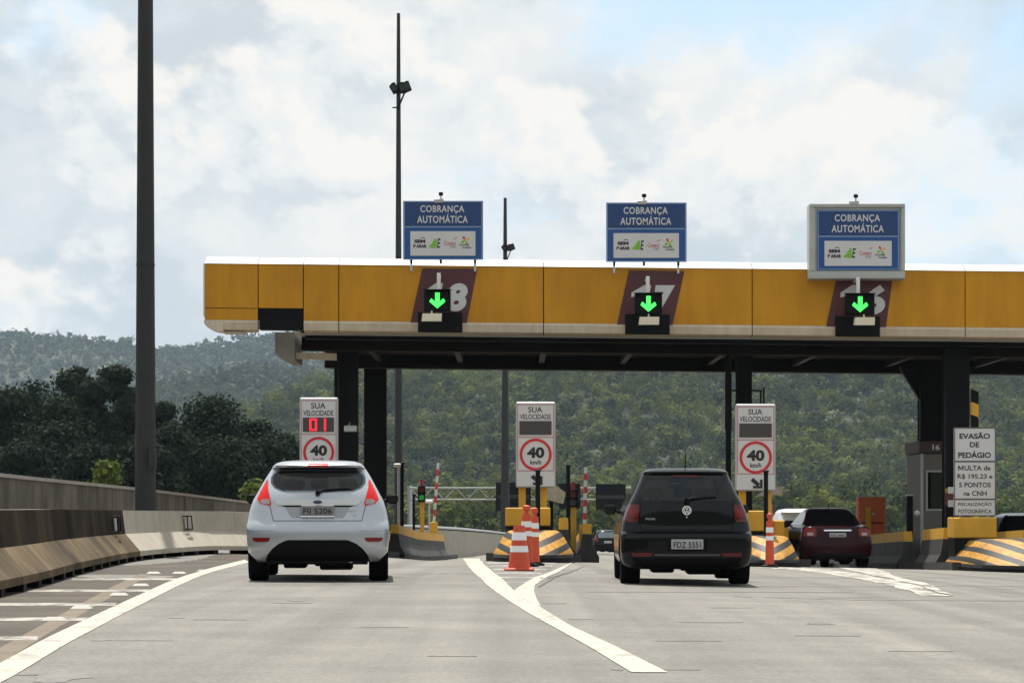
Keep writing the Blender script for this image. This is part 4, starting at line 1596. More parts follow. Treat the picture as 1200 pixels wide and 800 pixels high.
# green bollard post by the booth
Yg = 61.5
xg, _, zg = at(1066, 581, Yg)
gp = thing('lane_bollard', 'dark upright device post on the island left of the booth', 'post', (xg, Yg, g(xg, Yg)))
b = MB(); b.box(xg - .08, Yg - .08, g(xg, Yg), xg + .08, Yg + .08, zg, bev=.02); b.build('post_body', M_steel, gp)
b = MB(); b.box(xg - .1, Yg - .1, zg + .002, xg + .1, Yg + .1, zg + .05, bev=.015); b.build('post_cap', M_galv, gp)
b = MB(); b.lathe([(0, -.09), (.07, -.05), (.09, 0), (.07, .05), (0, .09)], (at(1074.5, 0, Yg)[0], Yg, at(0, 601, Yg)[2]), 'z', 12); b.build('reader_head', M_roofwhite, gp, smooth=True)

# ------------------------------------------------------------------ orange cabinet
Yo = 66.0
ox0, _, oz0 = at(1006, 617, Yo); ox1, _, oz1 = at(1038, 582, Yo)
oc = thing('orange_cabinet', 'orange red sheet cabinet beside the yellow barrier near the red car', 'cabinet', ((ox0 + ox1) / 2, Yo, g(ox0, Yo)))
M_ored = mat('orange_red_sheet', (.62, .135, .04), .55, var=.1, vscale=3)
b = MB(); b.box(ox0, Yo, oz0 - 1.0, ox1, Yo + .5, oz1, bev=.015); b.build('body', M_ored, oc)
b = MB(); b.box(ox0 + .05, Yo - .012, oz0 + .1, ox1 - .05, Yo - .001, oz0 + .13); b.build('door_seam', M_steel, oc)
b = MB(); xpp = at(1017, 0, Yo)[0]; b.box(xpp - .08, Yo - .20, oz0 - 1.2, xpp + .06, Yo - .06, at(0, 594, Yo)[2]); b.build('yellow_post', M_yellow, oc)
b = MB(); b.box(at(1022, 0, Yo)[0], Yo - .03, at(0, 603, Yo)[2], at(1024.5, 0, Yo)[0], Yo - .013, at(0, 600, Yo)[2]); b.build('handle', M_signwhite, oc)

# ------------------------------------------------------------------ lane furniture: gates, signals, poles
def pole_at(px, pyt, Y, r, lab, name='slim_pole', m_=None, cat='pole', zb=None):
    x, _, zt_ = at(px, pyt, Y)
    z0_ = g(x, Y) if zb is None else zb
    t = thing(name, lab, cat, (x, Y, z0_))
    b_ = MB(); b_.tube((x, Y, z0_), (x, Y, zt_), r); b_.build('shaft', m_ or M_steel, t)
    b_ = MB(); b_.lathe([(r * 1.5, zt_), (r * 1.5, zt_ + .03), (r * .5, zt_ + .05)], (x, Y, 0), 'z', 10); b_.build('pole_cap', m_ or M_steel, t)
    b_ = MB(); b_.lathe([(r * 2.6, z0_), (r * 2.6, z0_ + .03), (r * 1.2, z0_ + .05)], (x, Y, 0), 'z', 10); b_.build('base_flange', m_ or M_steel, t)
    return t, x, zt_


def boom(lab, px_b, px_t, pyt, pyb, Y):
    x0_, _, zb_ = at(px_b, pyb, Y)
    x1_, _, zt_ = at(px_t, pyt, Y)
    gz_ = g(x0_, Y)
    t = thing('barrier_gate', lab, 'barrier gate', (x0_, Y, gz_), group='raised lane gates')
    n = 9
    for k_ in range(n):
        a, c = k_ / n, (k_ + 1) / n
        p = Vector((x0_, Y, zb_)).lerp(Vector((x1_, Y, zt_)), a)
        q_ = Vector((x0_, Y, zb_)).lerp(Vector((x1_, Y, zt_)), c - .002)
        b_ = MB(); b_.tube(p, q_, .052, .05, 10); b_.build('boom_band', M_red if k_ % 2 else M_signwhite, t)
    b_ = MB(); b_.box(x0_ - .14, Y - .12, gz_ + .1, x0_ + .14, Y + .2, zb_ + .02, bev=.02); b_.build('gate_box', M_yellow, t)
    return t


def lane_light(lab, px, pyt, pyb, Y, pyp, lit=True):
    x, _, zt_ = at(px, pyt, Y)
    zb_ = at(px, pyb, Y)[2]
    gz_ = g(x, Y)
    t = thing('lane_traffic_light', lab, 'traffic light', (x, Y, gz_), group='small lane traffic lights')
    h = zt_ - zb_
    b_ = MB(); b_.box(x - .13, Y, zb_, x + .13, Y + .2, zt_, bev=.02); hs = b_.build('housing', M_housing, t)
    for v, mm in ((.25, mat('red_lens', (.12, .01, .01), .3)), (.72, M_led_dim if lit else mat('grey_lens', (.05, .06, .06), .3))):
        b_ = MB(); b_.lathe([(.095, Y - .012), (.095, Y - .001)], (x, 0, zt_ - v * h), 'y', 16); ln = b_.build('lens', mm, hs)
        b_ = MB(); b_.ring(x, zt_ - v * h, .10, .115, Y - .08, Y - .002, 16); b_.build('visor', M_housing, hs)
    b_ = MB(); b_.tube((x, Y + .1, zt_ + .002), (x, Y + .1, zt_ + .22), .06); b_.build('beacon', mat('red_beacon', (.30, .02, .02), .3), t)
    b_ = MB(); b_.box(x - .05, Y + .05, gz_, x + .09, Y + .17, zb_ - .003); b_.build('post', M_yellow, t)
    return t


pole_at(471.5, 543, 70.5, .05, 'slim black pole on the island right of the white hatchback')
boom('red and white gate boom raised on the island right of white hatchback', 508.5, 513.5, 542, 612, 87.5)
lane_light('small lane light glowing green on the island right of white hatchback', 494, 569, 588, 80.5, 608)
pole_at(485, 580, 77, .045, 'short dark post left of the glowing lane light', name='short_post')
for (pxa, pya, lab_) in ((503, 587.5, 'small white camera on a bent arm beside the left gate'), (467, 545, 'small pale lamp head atop a grey stem left of the slim black pole')):
    yc_ = 86.0 if pxa > 480 else 71.5
    x, _, z = at(pxa, pya, yc_)
    t = thing('lane_camera', lab_, 'camera', (x, yc_, g(x, yc_)))
    b = MB(); b.tube((x, yc_, g(x, yc_)), (x, yc_, z - .05), .035); b.build('stem', M_galv, t)
    b = MB(); b.box(x - .14, yc_ - .2, z - .06, x + .14, yc_ + .1, z + .06, bev=.03); b.build('camera_body', M_roofwhite, t)
pole_at(630.3, 552, 50.6, .055, 'slim black pole in front of the middle speed sign')
pole_at(897.6, 553, 50.9, .05, 'slim black pole in front of the third speed sign')
pole_at(665.8, 546, 56.5, .05, 'slim black pole on the middle island right of the speed sign')
boom('red and white gate boom raised on the middle island', 685.0, 686.5, 547, 616, 60.2)
lane_light('small dark lane light with red beacon on the middle island', 671.5, 574, 594, 62, 610, False)
x, _, z = at(646, 577, 58)
t = thing('lane_camera', 'beige enforcement camera hood behind the middle speed sign', 'camera', (x, 58, g(x, 58)))
b = MB(); b.tube((x, 58, g(x, 58)), (x, 58, z - .1), .05); b.build('stem', M_steel, t)
b = MB(); b.add([(x - .32, 57.7, z + .25), (x - .1, 57.7, z + .32), (x + .36, 57.8, z + .0), (x + .3, 57.8, z - .28), (x - .1, 57.7, z - .18), (x - .32, 58.1, z + .25), (x - .1, 58.1, z + .32), (x + .36, 58.2, z + .0), (x + .3, 58.2, z - .28), (x - .1, 58.1, z - .18)],
              [(0, 1, 2, 3, 4), (9, 8, 7, 6, 5), (0, 5, 6, 1), (1, 6, 7, 2), (2, 7, 8, 3), (3, 8, 9, 4), (4, 9, 5, 0)])
b.build('hood', mat('beige_plastic', (.42, .36, .27), .6, var=.2, vscale=8), t)
x, _, z = at(913, 577, 60)
t = thing('lane_camera', 'pale camera hood above the yellow block behind the third sign', 'camera', (x, 60, g(x, 60)))
b = MB(); b.tube((x - .3, 60, g(x, 60)), (x - .3, 60, z), .05); b.build('stem', M_steel, t)
b = MB(); b.poly([(x - .6, z - .1), (x - .3, z + .12), (x + .1, z + .16), (x + .05, z - .05)], 59.8, 60.2); b.build('hood', mat('beige_plastic', (.42, .36, .27)), t)
x, _, z = at(904, 600, 56)
t = thing('yellow_cabinet', 'yellow device box right of the third speed sign post', 'cabinet', (at(907, 0, 56)[0], 56, g(x, 56)))
b = MB(); b.box(at(906, 0, 56)[0], 56, g(x, 56), at(919, 0, 56)[0], 56.4, at(0, 609, 56)[2], bev=.03); b.build('body', M_yellow, t)
b = MB(); b.box(at(901.5, 0, 56)[0], 55.9, g(x, 56) + .3, at(905, 0, 56)[0], 56.2, at(0, 590, 56)[2], bev=.02); b.build('side_post', M_orange, t)

# ------------------------------------------------------------------ cones and delineators
def cone(lab, px, pyb, h, rb):
    X, Yc = unproj(px, pyb)
    zc2 = g(X, Yc)
    t = thing('traffic_cone', lab, 'traffic cone', (X, Yc, zc2))
    b_ = MB(); b_.box(X - rb * 1.35, Yc - rb * 1.35, zc2, X + rb * 1.35, Yc + rb * 1.35, zc2 + .05, bev=.02); b_.build('base', M_orange, t)
    def rr(v): return rb * (1 - .52 * v)
    lv = [0, .18, .37, .52, .65, .84, 1.0]
    for k_, mm, nm in ((0, M_orange, 'cone_body'), (1, M_orange, 'cone_body'), (2, M_reflect, 'reflective_band'), (3, M_orange, 'cone_body'), (4, M_reflect, 'reflective_band'), (5, M_orange, 'cone_body')):
        a, c = lv[k_], lv[k_ + 1]
        e = .004 if mm is M_reflect else 0
        b_ = MB(); b_.lathe([(rr(a) + e, zc2 + .05 + a * h), (rr(c) + e, zc2 + .05 + c * h - .0015)], (X, Yc, 0), 'z', 24); b_.build(nm, mm, t, smooth=40)
    return t


def delineator(lab, px, pyb, h, r, knob=True):
    X, Yc = unproj(px, pyb)
    zc2 = g(X, Yc)
    t = thing('delineator_post', lab, 'delineator', (X, Yc, zc2), group='orange delineator posts')
    b_ = MB(); b_.lathe([(r * 2.2, zc2), (r * 2.2, zc2 + .04), (r * 1.3, zc2 + .07)], (X, Yc, 0), 'z', 16); b_.build('base', M_black, t)
    lv = [0, .56, .66, .74, .86, 1.0]
    for k_, mm in enumerate((M_orange, M_reflect, M_orange, M_reflect, M_orange)):
        b_ = MB(); e = .003 if mm is M_reflect else 0
        b_.lathe([(r * (1.15 - .3 * lv[k_]) + e, zc2 + .06 + lv[k_] * h), (r * (1.15 - .3 * lv[k_ + 1]) + e, zc2 + .06 + lv[k_ + 1] * h - .0015)], (X, Yc, 0), 'z', 16)
        b_.build('reflective_band' if mm is M_reflect else 'tube', mm, t, smooth=40)
    if knob:
        b_ = MB(); b_.lathe([(r * .5, zc2 + .06 + h), (r * .4, zc2 + .12 + h), (r * .75, zc2 + .14 + h), (r * .7, zc2 + .21 + h), (r * .2, zc2 + .23 + h)], (X, Yc, 0), 'z', 12); b_.build('knob', M_orange, t, smooth=40)
    return t


cone('orange and white traffic cone on the gore', 608.5, 668.5, .66, .175)
delineator('orange tube post with knob behind the traffic cone', 617, 663.5, .88, .10)
delineator('orange tube post right of the traffic cone', 626.5, 662.5, .86, .085)
delineator('orange tube post before the nose right of the dark hatchback', 902, 664.5, .92, .085)

# ------------------------------------------------------------------ vehicles
class Car:
    def __init__(self, name, label, X, Y, rz, lev, D, Df, paint, exp=2.6, wheel=(.30, .19), wy=(.62, 3.1), tunnel=None):
        self.lev = np.array(lev, float)
        self.D, self.Df, self.e = D, Df, exp
        self.t = thing(name, label, 'car', (X, Y, g(X, Y)), rz)
        self.paint = paint
        L = self.lev
        zs = []
        for a, b_ in zip(L[:-1, 0], L[1:, 0]):
            m_ = max(1, int((b_ - a) / .05))
            zs += list(np.linspace(a, b_, m_, endpoint=False))
        zs.append(L[-1, 0])
        b_ = MB()
        NA = 9
        for z in zs:
            w, yr, yf = (np.interp(z, L[:, 0], L[:, i]) for i in (1, 2, 3))
            d = min(D, (yf - yr) * .3)
            df = min(Df, (yf - yr) * .35)
            half = []
            for a in np.linspace(0, math.pi / 2, NA):
                half.append((w * math.sin(a) ** (2 / exp) if a > 0 else 0, yr + d * (1 - max(0, math.cos(a)) ** (2 / exp))))
            for f in np.linspace(0, 1, 14)[1:-1]:
                half.append((w, yr + d + (yf - df - yr - d) * f))
            for a in np.linspace(math.pi / 2, 0, NA):
                half.append((w * math.sin(a) ** (2 / 2.4) if a > 0 else 0, yf - df * (1 - max(0, math.cos(a)) ** (2 / 2.4))))
            ringp = half + [(-x, y) for x, y in half[-2:0:-1]]
            b_.v += [(x, y, z) for x, y in ringp]
            k_ = len(ringp)
        for j in range(len(zs) - 1):
            for i in range(k_):
                b_.f.append((j * k_ + i, j * k_ + (i + 1) % k_, (j + 1) * k_ + (i + 1) % k_, (j + 1) * k_ + i)); b_.m.append(0)
        b_.f.append(tuple(range(k_))); b_.m.append(0)
        b_.f.append(tuple(range((len(zs) - 1) * k_, len(zs) * k_))); b_.m.append(0)
        body = b_.build('body', [paint, M_trim], self.t, world=False)
        # wheel arches
        r, tw = wheel
        wmax = self.lev[:, 1].max()
        cut = MB()
        for y in wy:
            for s_ in (-1, 1):
                x0_, x1_ = sorted((s_ * (wmax - tw - .06), s_ * (wmax + .2)))
                cut.lathe([(r * 1.16, x0_), (r * 1.16, x1_)], (0, y, r + .01), 'x', 28, mi=1)
        if tunnel:
            cut.poly([(x_, z_) for z_, x_ in tunnel] + [(-x_, z_) for z_, x_ in tunnel[::-1]], -.3, 4.5, mi=1)
        co = cut.build('arch_cutter', [paint, M_trim], None)
        md = body.modifiers.new('arch', 'BOOLEAN')
        md.operation = 'DIFFERENCE'
        md.object = co
        md.solver = 'EXACT'
        co.parent = None
        # evaluated with both at the origin
        loc_, rot_ = self.t.location.copy(), self.t.rotation_euler.copy()
        self.t.location = (0, 0, 0); self.t.rotation_euler = (0, 0, 0)
        bpy.context.view_layer.update()
        dg = bpy.context.evaluated_depsgraph_get()
        me = bpy.data.meshes.new_from_object(body.evaluated_get(dg))
        self.t.location, self.t.rotation_euler = loc_, rot_
        body.modifiers.clear()
        old = body.data
        if len(me.polygons) > 50:
            body.data = me
            bpy.data.meshes.remove(old)
            me.name = 'body'
        bpy.data.objects.remove(co)
        body.data.polygons.foreach_set('use_smooth', [True] * len(body.data.polygons))
        body.data.set_sharp_from_angle(angle=R(38))
        self.body = body
        for y in wy:
            for s_ in (-1, 1):
                xo = s_ * (wmax - .015)
                xi = s_ * (wmax - .015 - tw)
                w_ = MB()
                prof = [(r * .66, xo - s_ * .02), (r * .70, xo), (r * .93, xo), (r, xo - s_ * .03), (r, xi + s_ * .03), (r * .93, xi), (r * .66, xi)]
                w_.lathe(prof, (0, y, r), 'x', 32)
                wh = w_.build('wheel', M_rubber, self.t, world=False, smooth=35)
                w_ = MB()
                w_.lathe([(.03, xo - s_ * .01), (r * .15, xo - s_ * .012), (r * .45, xo - s_ * .03), (r * .64, xo - s_ * .012), (r * .64, xo - s_ * .06)], (0, y, r), 'x', 24)
                w_.build('rim', M_rim, wh, world=False, smooth=35)

    def yr(self, x, z):
        L = self.lev
        w, yr, yf = (np.interp(z, L[:, 0], L[:, i]) for i in (1, 2, 3))
        d = min(self.D, (yf - yr) * .3)
        u = min(1.0, abs(x) / max(w, 1e-4))
        return yr + d * (1 - (1 - u ** self.e) ** (1 / self.e))

    def w(self, z):
        return float(np.interp(z, self.lev[:, 0], self.lev[:, 1]))

    def patch(self, name, rows, material, off=.006, thick=.03, nx=12, parent=None, mirror=False, label=None, flat=False, rim=.004):
        """panel on the rear face: rows of (z, x left, x right)"""
        rows = sorted(rows)
        zr_ = np.array([r_[0] for r_ in rows])
        nz = max(3, int((zr_[-1] - zr_[0]) / .03) + 2)
        zs = sorted(set(list(np.linspace(zr_[0], zr_[-1], nz)) + list(zr_)))
        outs = []
        for s_ in ((1, -1) if mirror else (1,)):
            b_ = MB()
            y_flat = None
            for z in zs:
                xl = np.interp(z, zr_, [r_[1] for r_ in rows]); xr = np.interp(z, zr_, [r_[2] for r_ in rows])
                for i in range(nx + 1):
                    x = s_ * (xl + (xr - xl) * i / nx)
                    y = self.yr(x, z) - off
                    b_.v.append((x, y, z))
            n = nx + 1
            m_ = len(zs)
            for j in range(m_ - 1):
                for i in range(nx):
                    b_.f.append((j * n + i, j * n + i + 1, (j + 1) * n + i + 1, (j + 1) * n + i))
            edge = [i for i in range(n)] + [j * n + nx for j in range(1, m_)] + [(m_ - 1) * n + i for i in range(nx - 1, -1, -1)] + [j * n for j in range(m_ - 2, 0, -1)]
            k0 = len(b_.v)
            for e in edge:
                v = b_.v[e]
                b_.v.append((v[0], v[1] + thick, v[2]))
            ne = len(edge)
            for i in range(ne):
                b_.f.append((edge[i], edge[(i + 1) % ne], k0 + (i + 1) % ne, k0 + i))
            b_.m = [0] * len(b_.f)
            o = b_.build(name, material, parent or self.t, world=False, smooth=40)
            if label:
                o['label'] = label
            outs.append(o)
        return outs[0]

    def side(self, name, rows, material, off=.005, parent=None):
        """glass on both flanks: rows of (z, y rear, y front)"""
        for s_ in (1, -1):
            b_ = MB()
            ny = 8
            for z, ya, yb_ in rows:
                for i in range(ny + 1):
                    b_.v.append((s_ * (self.w(z) + off), ya + (yb_ - ya) * i / ny, z))
            n = ny + 1
            for j in range(len(rows) - 1):
                for i in range(ny):
                    b_.f.append((j * n + i, j * n + i + 1, (j + 1) * n + i + 1, (j + 1) * n + i)); b_.m.append(0)
            b_.build(name, material, parent or self.t, world=False)

    def front_glass(self, z0, z1, hw, m_=None):
        L = self.lev
        b_ = MB()
        n = 8
        for z in np.linspace(z0, z1, 8):
            w, yr, yf = (np.interp(z, L[:, 0], L[:, i]) for i in (1, 2, 3))
            df = min(self.Df, (yf - yr) * .35)
            for i in range(n + 1):
                x = (w * hw) * (2 * i / n - 1)
                u = abs(x) / w
                b_.v.append((x, yf - df * (1 - (1 - u ** 2.4) ** (1 / 2.4)) + .006, z))
        for j in range(7):
            for i in range(n):
                b_.f.append((j * (n + 1) + i, j * (n + 1) + i + 1, (j + 1) * (n + 1) + i + 1, (j + 1) * (n + 1) + i)); b_.m.append(0)
        b_.build('windscreen', m_ or M_carglass, self.t, world=False)

    def mirrors(self, y, z, m_, out=.16):
        for s_ in (1, -1):
            w = self.w(z)
            b_ = MB()
            b_.box(min(s_ * (w + .03), s_ * (w + out + .03)), y, z, max(s_ * (w + .03), s_ * (w + out + .03)), y + .10, z + .13, bev=.035)
            b_.tube((s_ * (w - .03), y + .05, z + .03), (s_ * (w + .06), y + .05, z + .05), .025)
            o = b_.build('wing_mirror', m_, self.t, world=False)
            b_ = MB()
            b_.box(min(s_ * (w + .05), s_ * (w + out + .01)), y - .006, z + .02, max(s_ * (w + .05), s_ * (w + out + .01)), y - .001, z + .11)
            b_.build('mirror_glass', M_carglass, o, world=False)

    def underside(self, z0, z1, y0=.25, y1=3.4, hw=.5):
        b_ = MB()
        b_.box(-hw, y0, z0 + .05, hw, y1, z1)
        for (x, y, w_, h_) in ((-.28, .35, .14, .07), (.22, .3, .20, .09), (.05, .5, .1, .05)):
            b_.box(x - w_, y, z0 + .05 - h_ + .02, x + w_, y + .5, z0 + .06, bev=.02)
        b_.build('underbody', M_trim, self.t, world=False)

    def plate(self, z0, z1, hw, txt, m_=M_plate, out=.014):
        y = min(self.yr(0, z0), self.yr(0, z1)) - out
        b_ = MB(); b_.box(-hw, y, z0, hw, y + .05, z1, bev=.006); p_ = b_.build('number_plate', m_, self.t, world=False)
        b_ = MB(); text_into(b_, txt, -hw * .86, hw * .86, z0 + (z1 - z0) * .14, z0 + (z1 - z0) * .74, y - .002, bold=.02)
        b_.build('plate_lettering', M_ink, p_, world=False)
        return y


def see_glass(name, tint):
    m = bpy.data.materials.new(name)
    m.use_nodes = True
    N, L = m.node_tree.nodes, m.node_tree.links
    N.remove(N['Principled BSDF'])
    tr = N.new('ShaderNodeBsdfTransparent'); tr.inputs[0].default_value = (*tint, 1)
    gl = N.new('ShaderNodeBsdfGlossy'); gl.inputs['Roughness'].default_value = .03
    fr = N.new('ShaderNodeFresnel'); fr.inputs['IOR'].default_value = 1.5
    mx = N.new('ShaderNodeMixShader')
    L.new(fr.outputs[0], mx.inputs[0]); L.new(tr.outputs[0], mx.inputs[1]); L.new(gl.outputs[0], mx.inputs[2])
    L.new(mx.outputs[0], N['Material Output'].inputs[0])
    return m


M_seeglass = see_glass('clear_car_glass', (.80, .84, .84))
M_seeglass_dark = see_glass('tinted_car_glass', (.38, .42, .45))
M_seat = mat('seat_fabric', (.02, .02, .022), .9)


def cabin(c, zf, y_rear, y_front):
    """seat backs with head restraints seen through the rear window"""
    for yy, xs_ in ((y_rear, (-.36, .0, .36)), (y_front, (-.33, .33))):
        for x_ in xs_:
            b_ = MB()
            b_.box(x_ - .115, yy, zf + .03, x_ + .115, yy + .09, zf + .15, bev=.03)
            b_.tube((x_ - .04, yy + .045, zf - .02), (x_ - .04, yy + .045, zf + .04), .008)
            b_.tube((x_ + .04, yy + .045, zf - .02), (x_ + .04, yy + .045, zf + .04), .008)
            b_.build('head_restraint', M_seat, c.t, world=False)
    b_ = MB(); b_.box(-.09, y_front + .55, zf + .17, .09, y_front + .57, zf + .22, bev=.008); b_.build('inner_mirror', M_seat, c.t, world=False)


P_white = mat('white_car_paint', (.41, .44, .48), .26, metal=.45, coat=.7, var=.02)
P_dark = mat('dark_navy_car_paint', (.0016, .0026, .0048), .18, spec=.12, coat=.32)
P_wine = mat('wine_red_car_paint', (.020, .002, .0045), .25, spec=.12, coat=.15)
P_plainwhite = mat('plain_white_car_paint', (.66, .67, .68), .3, coat=.6)
P_black = mat('black_car_paint', (.002, .002, .0025), .2, spec=.12, coat=.2)

# white hatchback ------------------------------------------------------
lev = [(.24, .74, .10, 3.72), (.30, .80, .035, 3.82), (.36, .845, .01, 3.86), (.50, .862, .0, 3.90), (.62, .866, .0, 3.90), (.68, .864, .015, 3.88),
       (.72, .858, .06, 3.82), (.76, .852, .085, 3.72), (.85, .835, .10, 3.52), (.95, .805, .12, 3.12), (1.00, .785, .135, 2.95), (1.07, .745, .165, 2.82),
       (1.20, .678, .265, 2.52), (1.30, .622, .345, 2.28), (1.375, .575, .40, 2.08), (1.385, .57, .30, 2.05), (1.41, .55, .275, 1.98), (1.44, .515, .32, 1.88),
       (1.465, .455, .55, 1.72), (1.482, .33, .85, 1.50), (1.486, .15, 1.0, 1.35)]
c = Car('hatchback_car', 'white hatchback driving towards the lane under number 18', -2.34, 27.7, R(3.2), lev, .30, .75, P_white, wheel=(.305, .235), wy=(.66, 3.12), tunnel=[(1.10, .42), (1.14, .50), (1.20, .545), (1.27, .545), (1.315, .52), (1.345, .47)])
c.patch('rear_window', [(1.083, -.36, .36), (1.10, -.45, .45), (1.14, -.53, .53), (1.20, -.575, .575), (1.27, -.575, .575), (1.32, -.55, .55), (1.36, -.50, .50)], M_seeglass, nx=16, thick=.008)
c.patch('spoiler_lip', [(1.362, -.48, .48), (1.378, -.46, .46)], M_trim, off=.004)
c.patch('high_brake_light', [(1.392, -.13, .13), (1.43, -.12, .12)], M_taillit, off=.006)
tl = c.patch('tail_light', [(.925, .575, .60), (.95, .565, .70), (1.0, .575, .738), (1.10, .60, .70), (1.17, .612, .662), (1.235, .615, .63)], M_taillit, off=.012, mirror=True, nx=8)
c.patch('reverse_lens', [(.94, .58, .665), (.975, .578, .70), (1.0, .585, .66)], M_clearlens, off=.017, mirror=True, nx=6)
c.patch('hatch_garnish', [(.925, -.47, .47), (.945, -.50, .50), (.985, -.52, .52), (.995, -.52, .52)], mat('silver_garnish', (.52, .53, .52), .35, metal=.4, coat=.3), off=.018, nx=16)
c.patch('garnish_shadow_gap', [(.905, -.40, .40), (.922, -.44, .44)], M_trim, off=.004)
c.patch('plate_recess', [(.775, -.30, .30), (.80, -.33, .33), (.90, -.39, .39)], mat('recess_grey', (.30, .32, .35), .4, coat=.4), off=.003)
yp = c.plate(.80, .925, .2, 'FII 5206', m_=mat('dull_plate', (.20, .205, .21), .5), out=.02)
c.patch('plate_strip', [(.785, -.205, .205), (.797, -.205, .205)], M_chrome, off=.03)
c.patch('hatch_seam', [(.735, -.53, .53), (.741, -.53, .53)], M_trim, off=.002)
c.patch('hatch_seam', [(.74, .53, .536), (.92, .575, .581)], M_trim, off=.003, mirror=True, nx=2)
c.patch('bumper_reflector', [(.485, .61, .74), (.50, .58, .78), (.52, .575, .785), (.535, .57, .785)], M_taillight, off=.008, mirror=True, nx=8)
c.patch('bumper_insert', [(.242, -.63, .63), (.285, -.62, .62), (.33, -.60, .60), (.40, -.545, .545), (.46, -.47, .47), (.50, -.38, .38), (.508, -.34, .34)], M_trim, off=.008, nx=16)
c.patch('bumper_crease', [(.612, .50, .80), (.62, .52, .80)], mat('recess_grey', (.30, .32, .35)), off=.002, mirror=True, nx=6)
b = MB(); b.lathe([(.0, c.yr(0, .96) - .028), (.05, c.yr(0, .96) - .026), (.055, c.yr(0, .96) - .018)], (0, 0, .963), 'y', 20)
for i, v in enumerate(b.v): b.v[i] = (v[0], v[1], .963 + (v[2] - .963) * .42)
b.build('emblem', mat('emblem_blue', (.03, .04, .08), .3, coat=.5), c.t, world=False)
b = MB(); yw = c.yr(.1, 1.10) - .03
b.path([(.0, c.yr(0, 1.075) - .03, 1.075), (.06, c.yr(.06, 1.10) - .025, 1.105), (.40, c.yr(.4, 1.13) - .02, 1.125)], .013)
b.lathe([(.03, -.02), (.03, .02)], (0, c.yr(0, 1.07) - .02, 1.072), 'y', 12)
b.build('wiper', M_trim, c.t, world=False)
b = MB()
text_into(b, 'FIESTA', .36, .47, .845, .868, 0, bold=.02)
text_into(b, '1.6', .42, .47, .80, .82, 0, bold=.02)
b.v = [(v[0], c.yr(v[0], v[2]) - .006, v[2]) for v in b.v]
b.build('badge_lettering', M_greysheet, c.t, world=False)
c.side('side_window', [(.99, .95, 2.55), (1.10, .88, 2.40), (1.20, .90, 2.22), (1.30, .98, 2.05), (1.35, 1.10, 1.9)], M_carglass)
c.front_glass(.98, 1.38, .86, M_seeglass)
cabin(c, 1.10, .95, 1.9)
c.mirrors(2.35, .945, M_trim, .15)
c.underside(.16, .34, hw=.60, y0=.16)
b = MB(); b.tube((.40, .12, .265), (.40, .45, .265), .035, .035, 14); b.build('exhaust_pipe', M_galv, c.t, world=False)
b = MB(); b.tube((-.44, .85, 1.468), (-.44, .95, 1.50), .012); b.build('roof_aerial', M_trim, c.t, world=False)

# dark hatchback -----------------------------------------------------------
lev = [(.20, .70, .08, 3.55), (.26, .775, .02, 3.66), (.34, .80, .0, 3.70), (.42, .806, .0, 3.72), (.60, .806, .0, 3.72), (.632, .803, .008, 3.71),
       (.662, .80, .085, 3.70), (.70, .795, .095, 3.66), (.80, .775, .10, 3.52), (.90, .742, .095, 3.25), (.98, .708, .11, 2.98), (1.04, .678, .125, 2.86),
       (1.15, .622, .175, 2.62), (1.26, .575, .225, 2.38), (1.35, .54, .265, 2.18), (1.37, .53, .235, 2.13), (1.39, .52, .225, 2.08), (1.415, .49, .27, 2.0),
       (1.435, .43, .45, 1.9), (1.446, .30, .75, 1.7), (1.449, .15, .95, 1.45)]
c = Car('hatchback_car', 'dark navy hatchback driving towards the lane under number 17', 2.13, 28.0, R(-.8), lev, .26, .7, P_dark, wheel=(.29, .235), wy=(.60, 2.98), exp=3.2, tunnel=[(1.05, .50), (1.08, .53), (1.15, .525), (1.25, .485), (1.315, .455)])
c.patch('rear_window', [(1.03, -.52, .52), (1.06, -.555, .555), (1.15, -.55, .55), (1.25, -.51, .51), (1.33, -.475, .475), (1.345, -.45, .45)], M_seeglass_dark, nx=16, thick=.008)
c.patch('spoiler_lip', [(1.347, -.46, .46), (1.366, -.45, .45)], M_trim, off=.004)
c.patch('high_brake_light', [(1.33, -.16, .16), (1.345, -.15, .15)], M_taillight, off=.012)
tl = c.patch('tail_light', [(.775, .60, .72), (.80, .585, .765), (.90, .575, .735), (.975, .575, .70), (.99, .58, .69)], mat('dark_tail_light', (.085, .004, .006), .15, spec=.3, coat=.3), off=.012, mirror=True, nx=8)
c.patch('brake_lens', [(.84, .60, .70), (.87, .595, .71), (.93, .60, .69)], M_taillight, off=.017, mirror=True, nx=6)
c.patch('hatch_seam', [(.672, -.56, .56), (.680, -.56, .56)], M_trim, off=.002)
c.patch('hatch_seam', [(.68, .56, .566), (1.0, .57, .576)], M_trim, off=.003, mirror=True, nx=2)
c.patch('bumper_reflector', [(.355, .44, .66), (.385, .42, .67), (.40, .42, .67)], mat('dark_reflector', (.09, .003, .004), .3), off=.008, mirror=True, nx=8)
c.patch('bumper_insert', [(.21, -.50, .50), (.25, -.62, .62), (.335, -.66, .66)], M_trim, off=.006, nx=16)
c.patch('bumper_crease', [(.365, -.40, .40), (.385, -.40, .40)], mat('bumper_satin', (.05, .055, .065), .35, coat=.4), off=.006, nx=12)
c.patch('plate_recess', [(.42, -.24, .24), (.58, -.26, .26)], M_trim, off=.002)
c.plate(.445, .565, .195, 'FDZ 5551', out=.012)
ye = c.yr(0, .915)
b = MB()
b.ring(0, .917, .044, .056, ye - .022, ye - .004, 28)
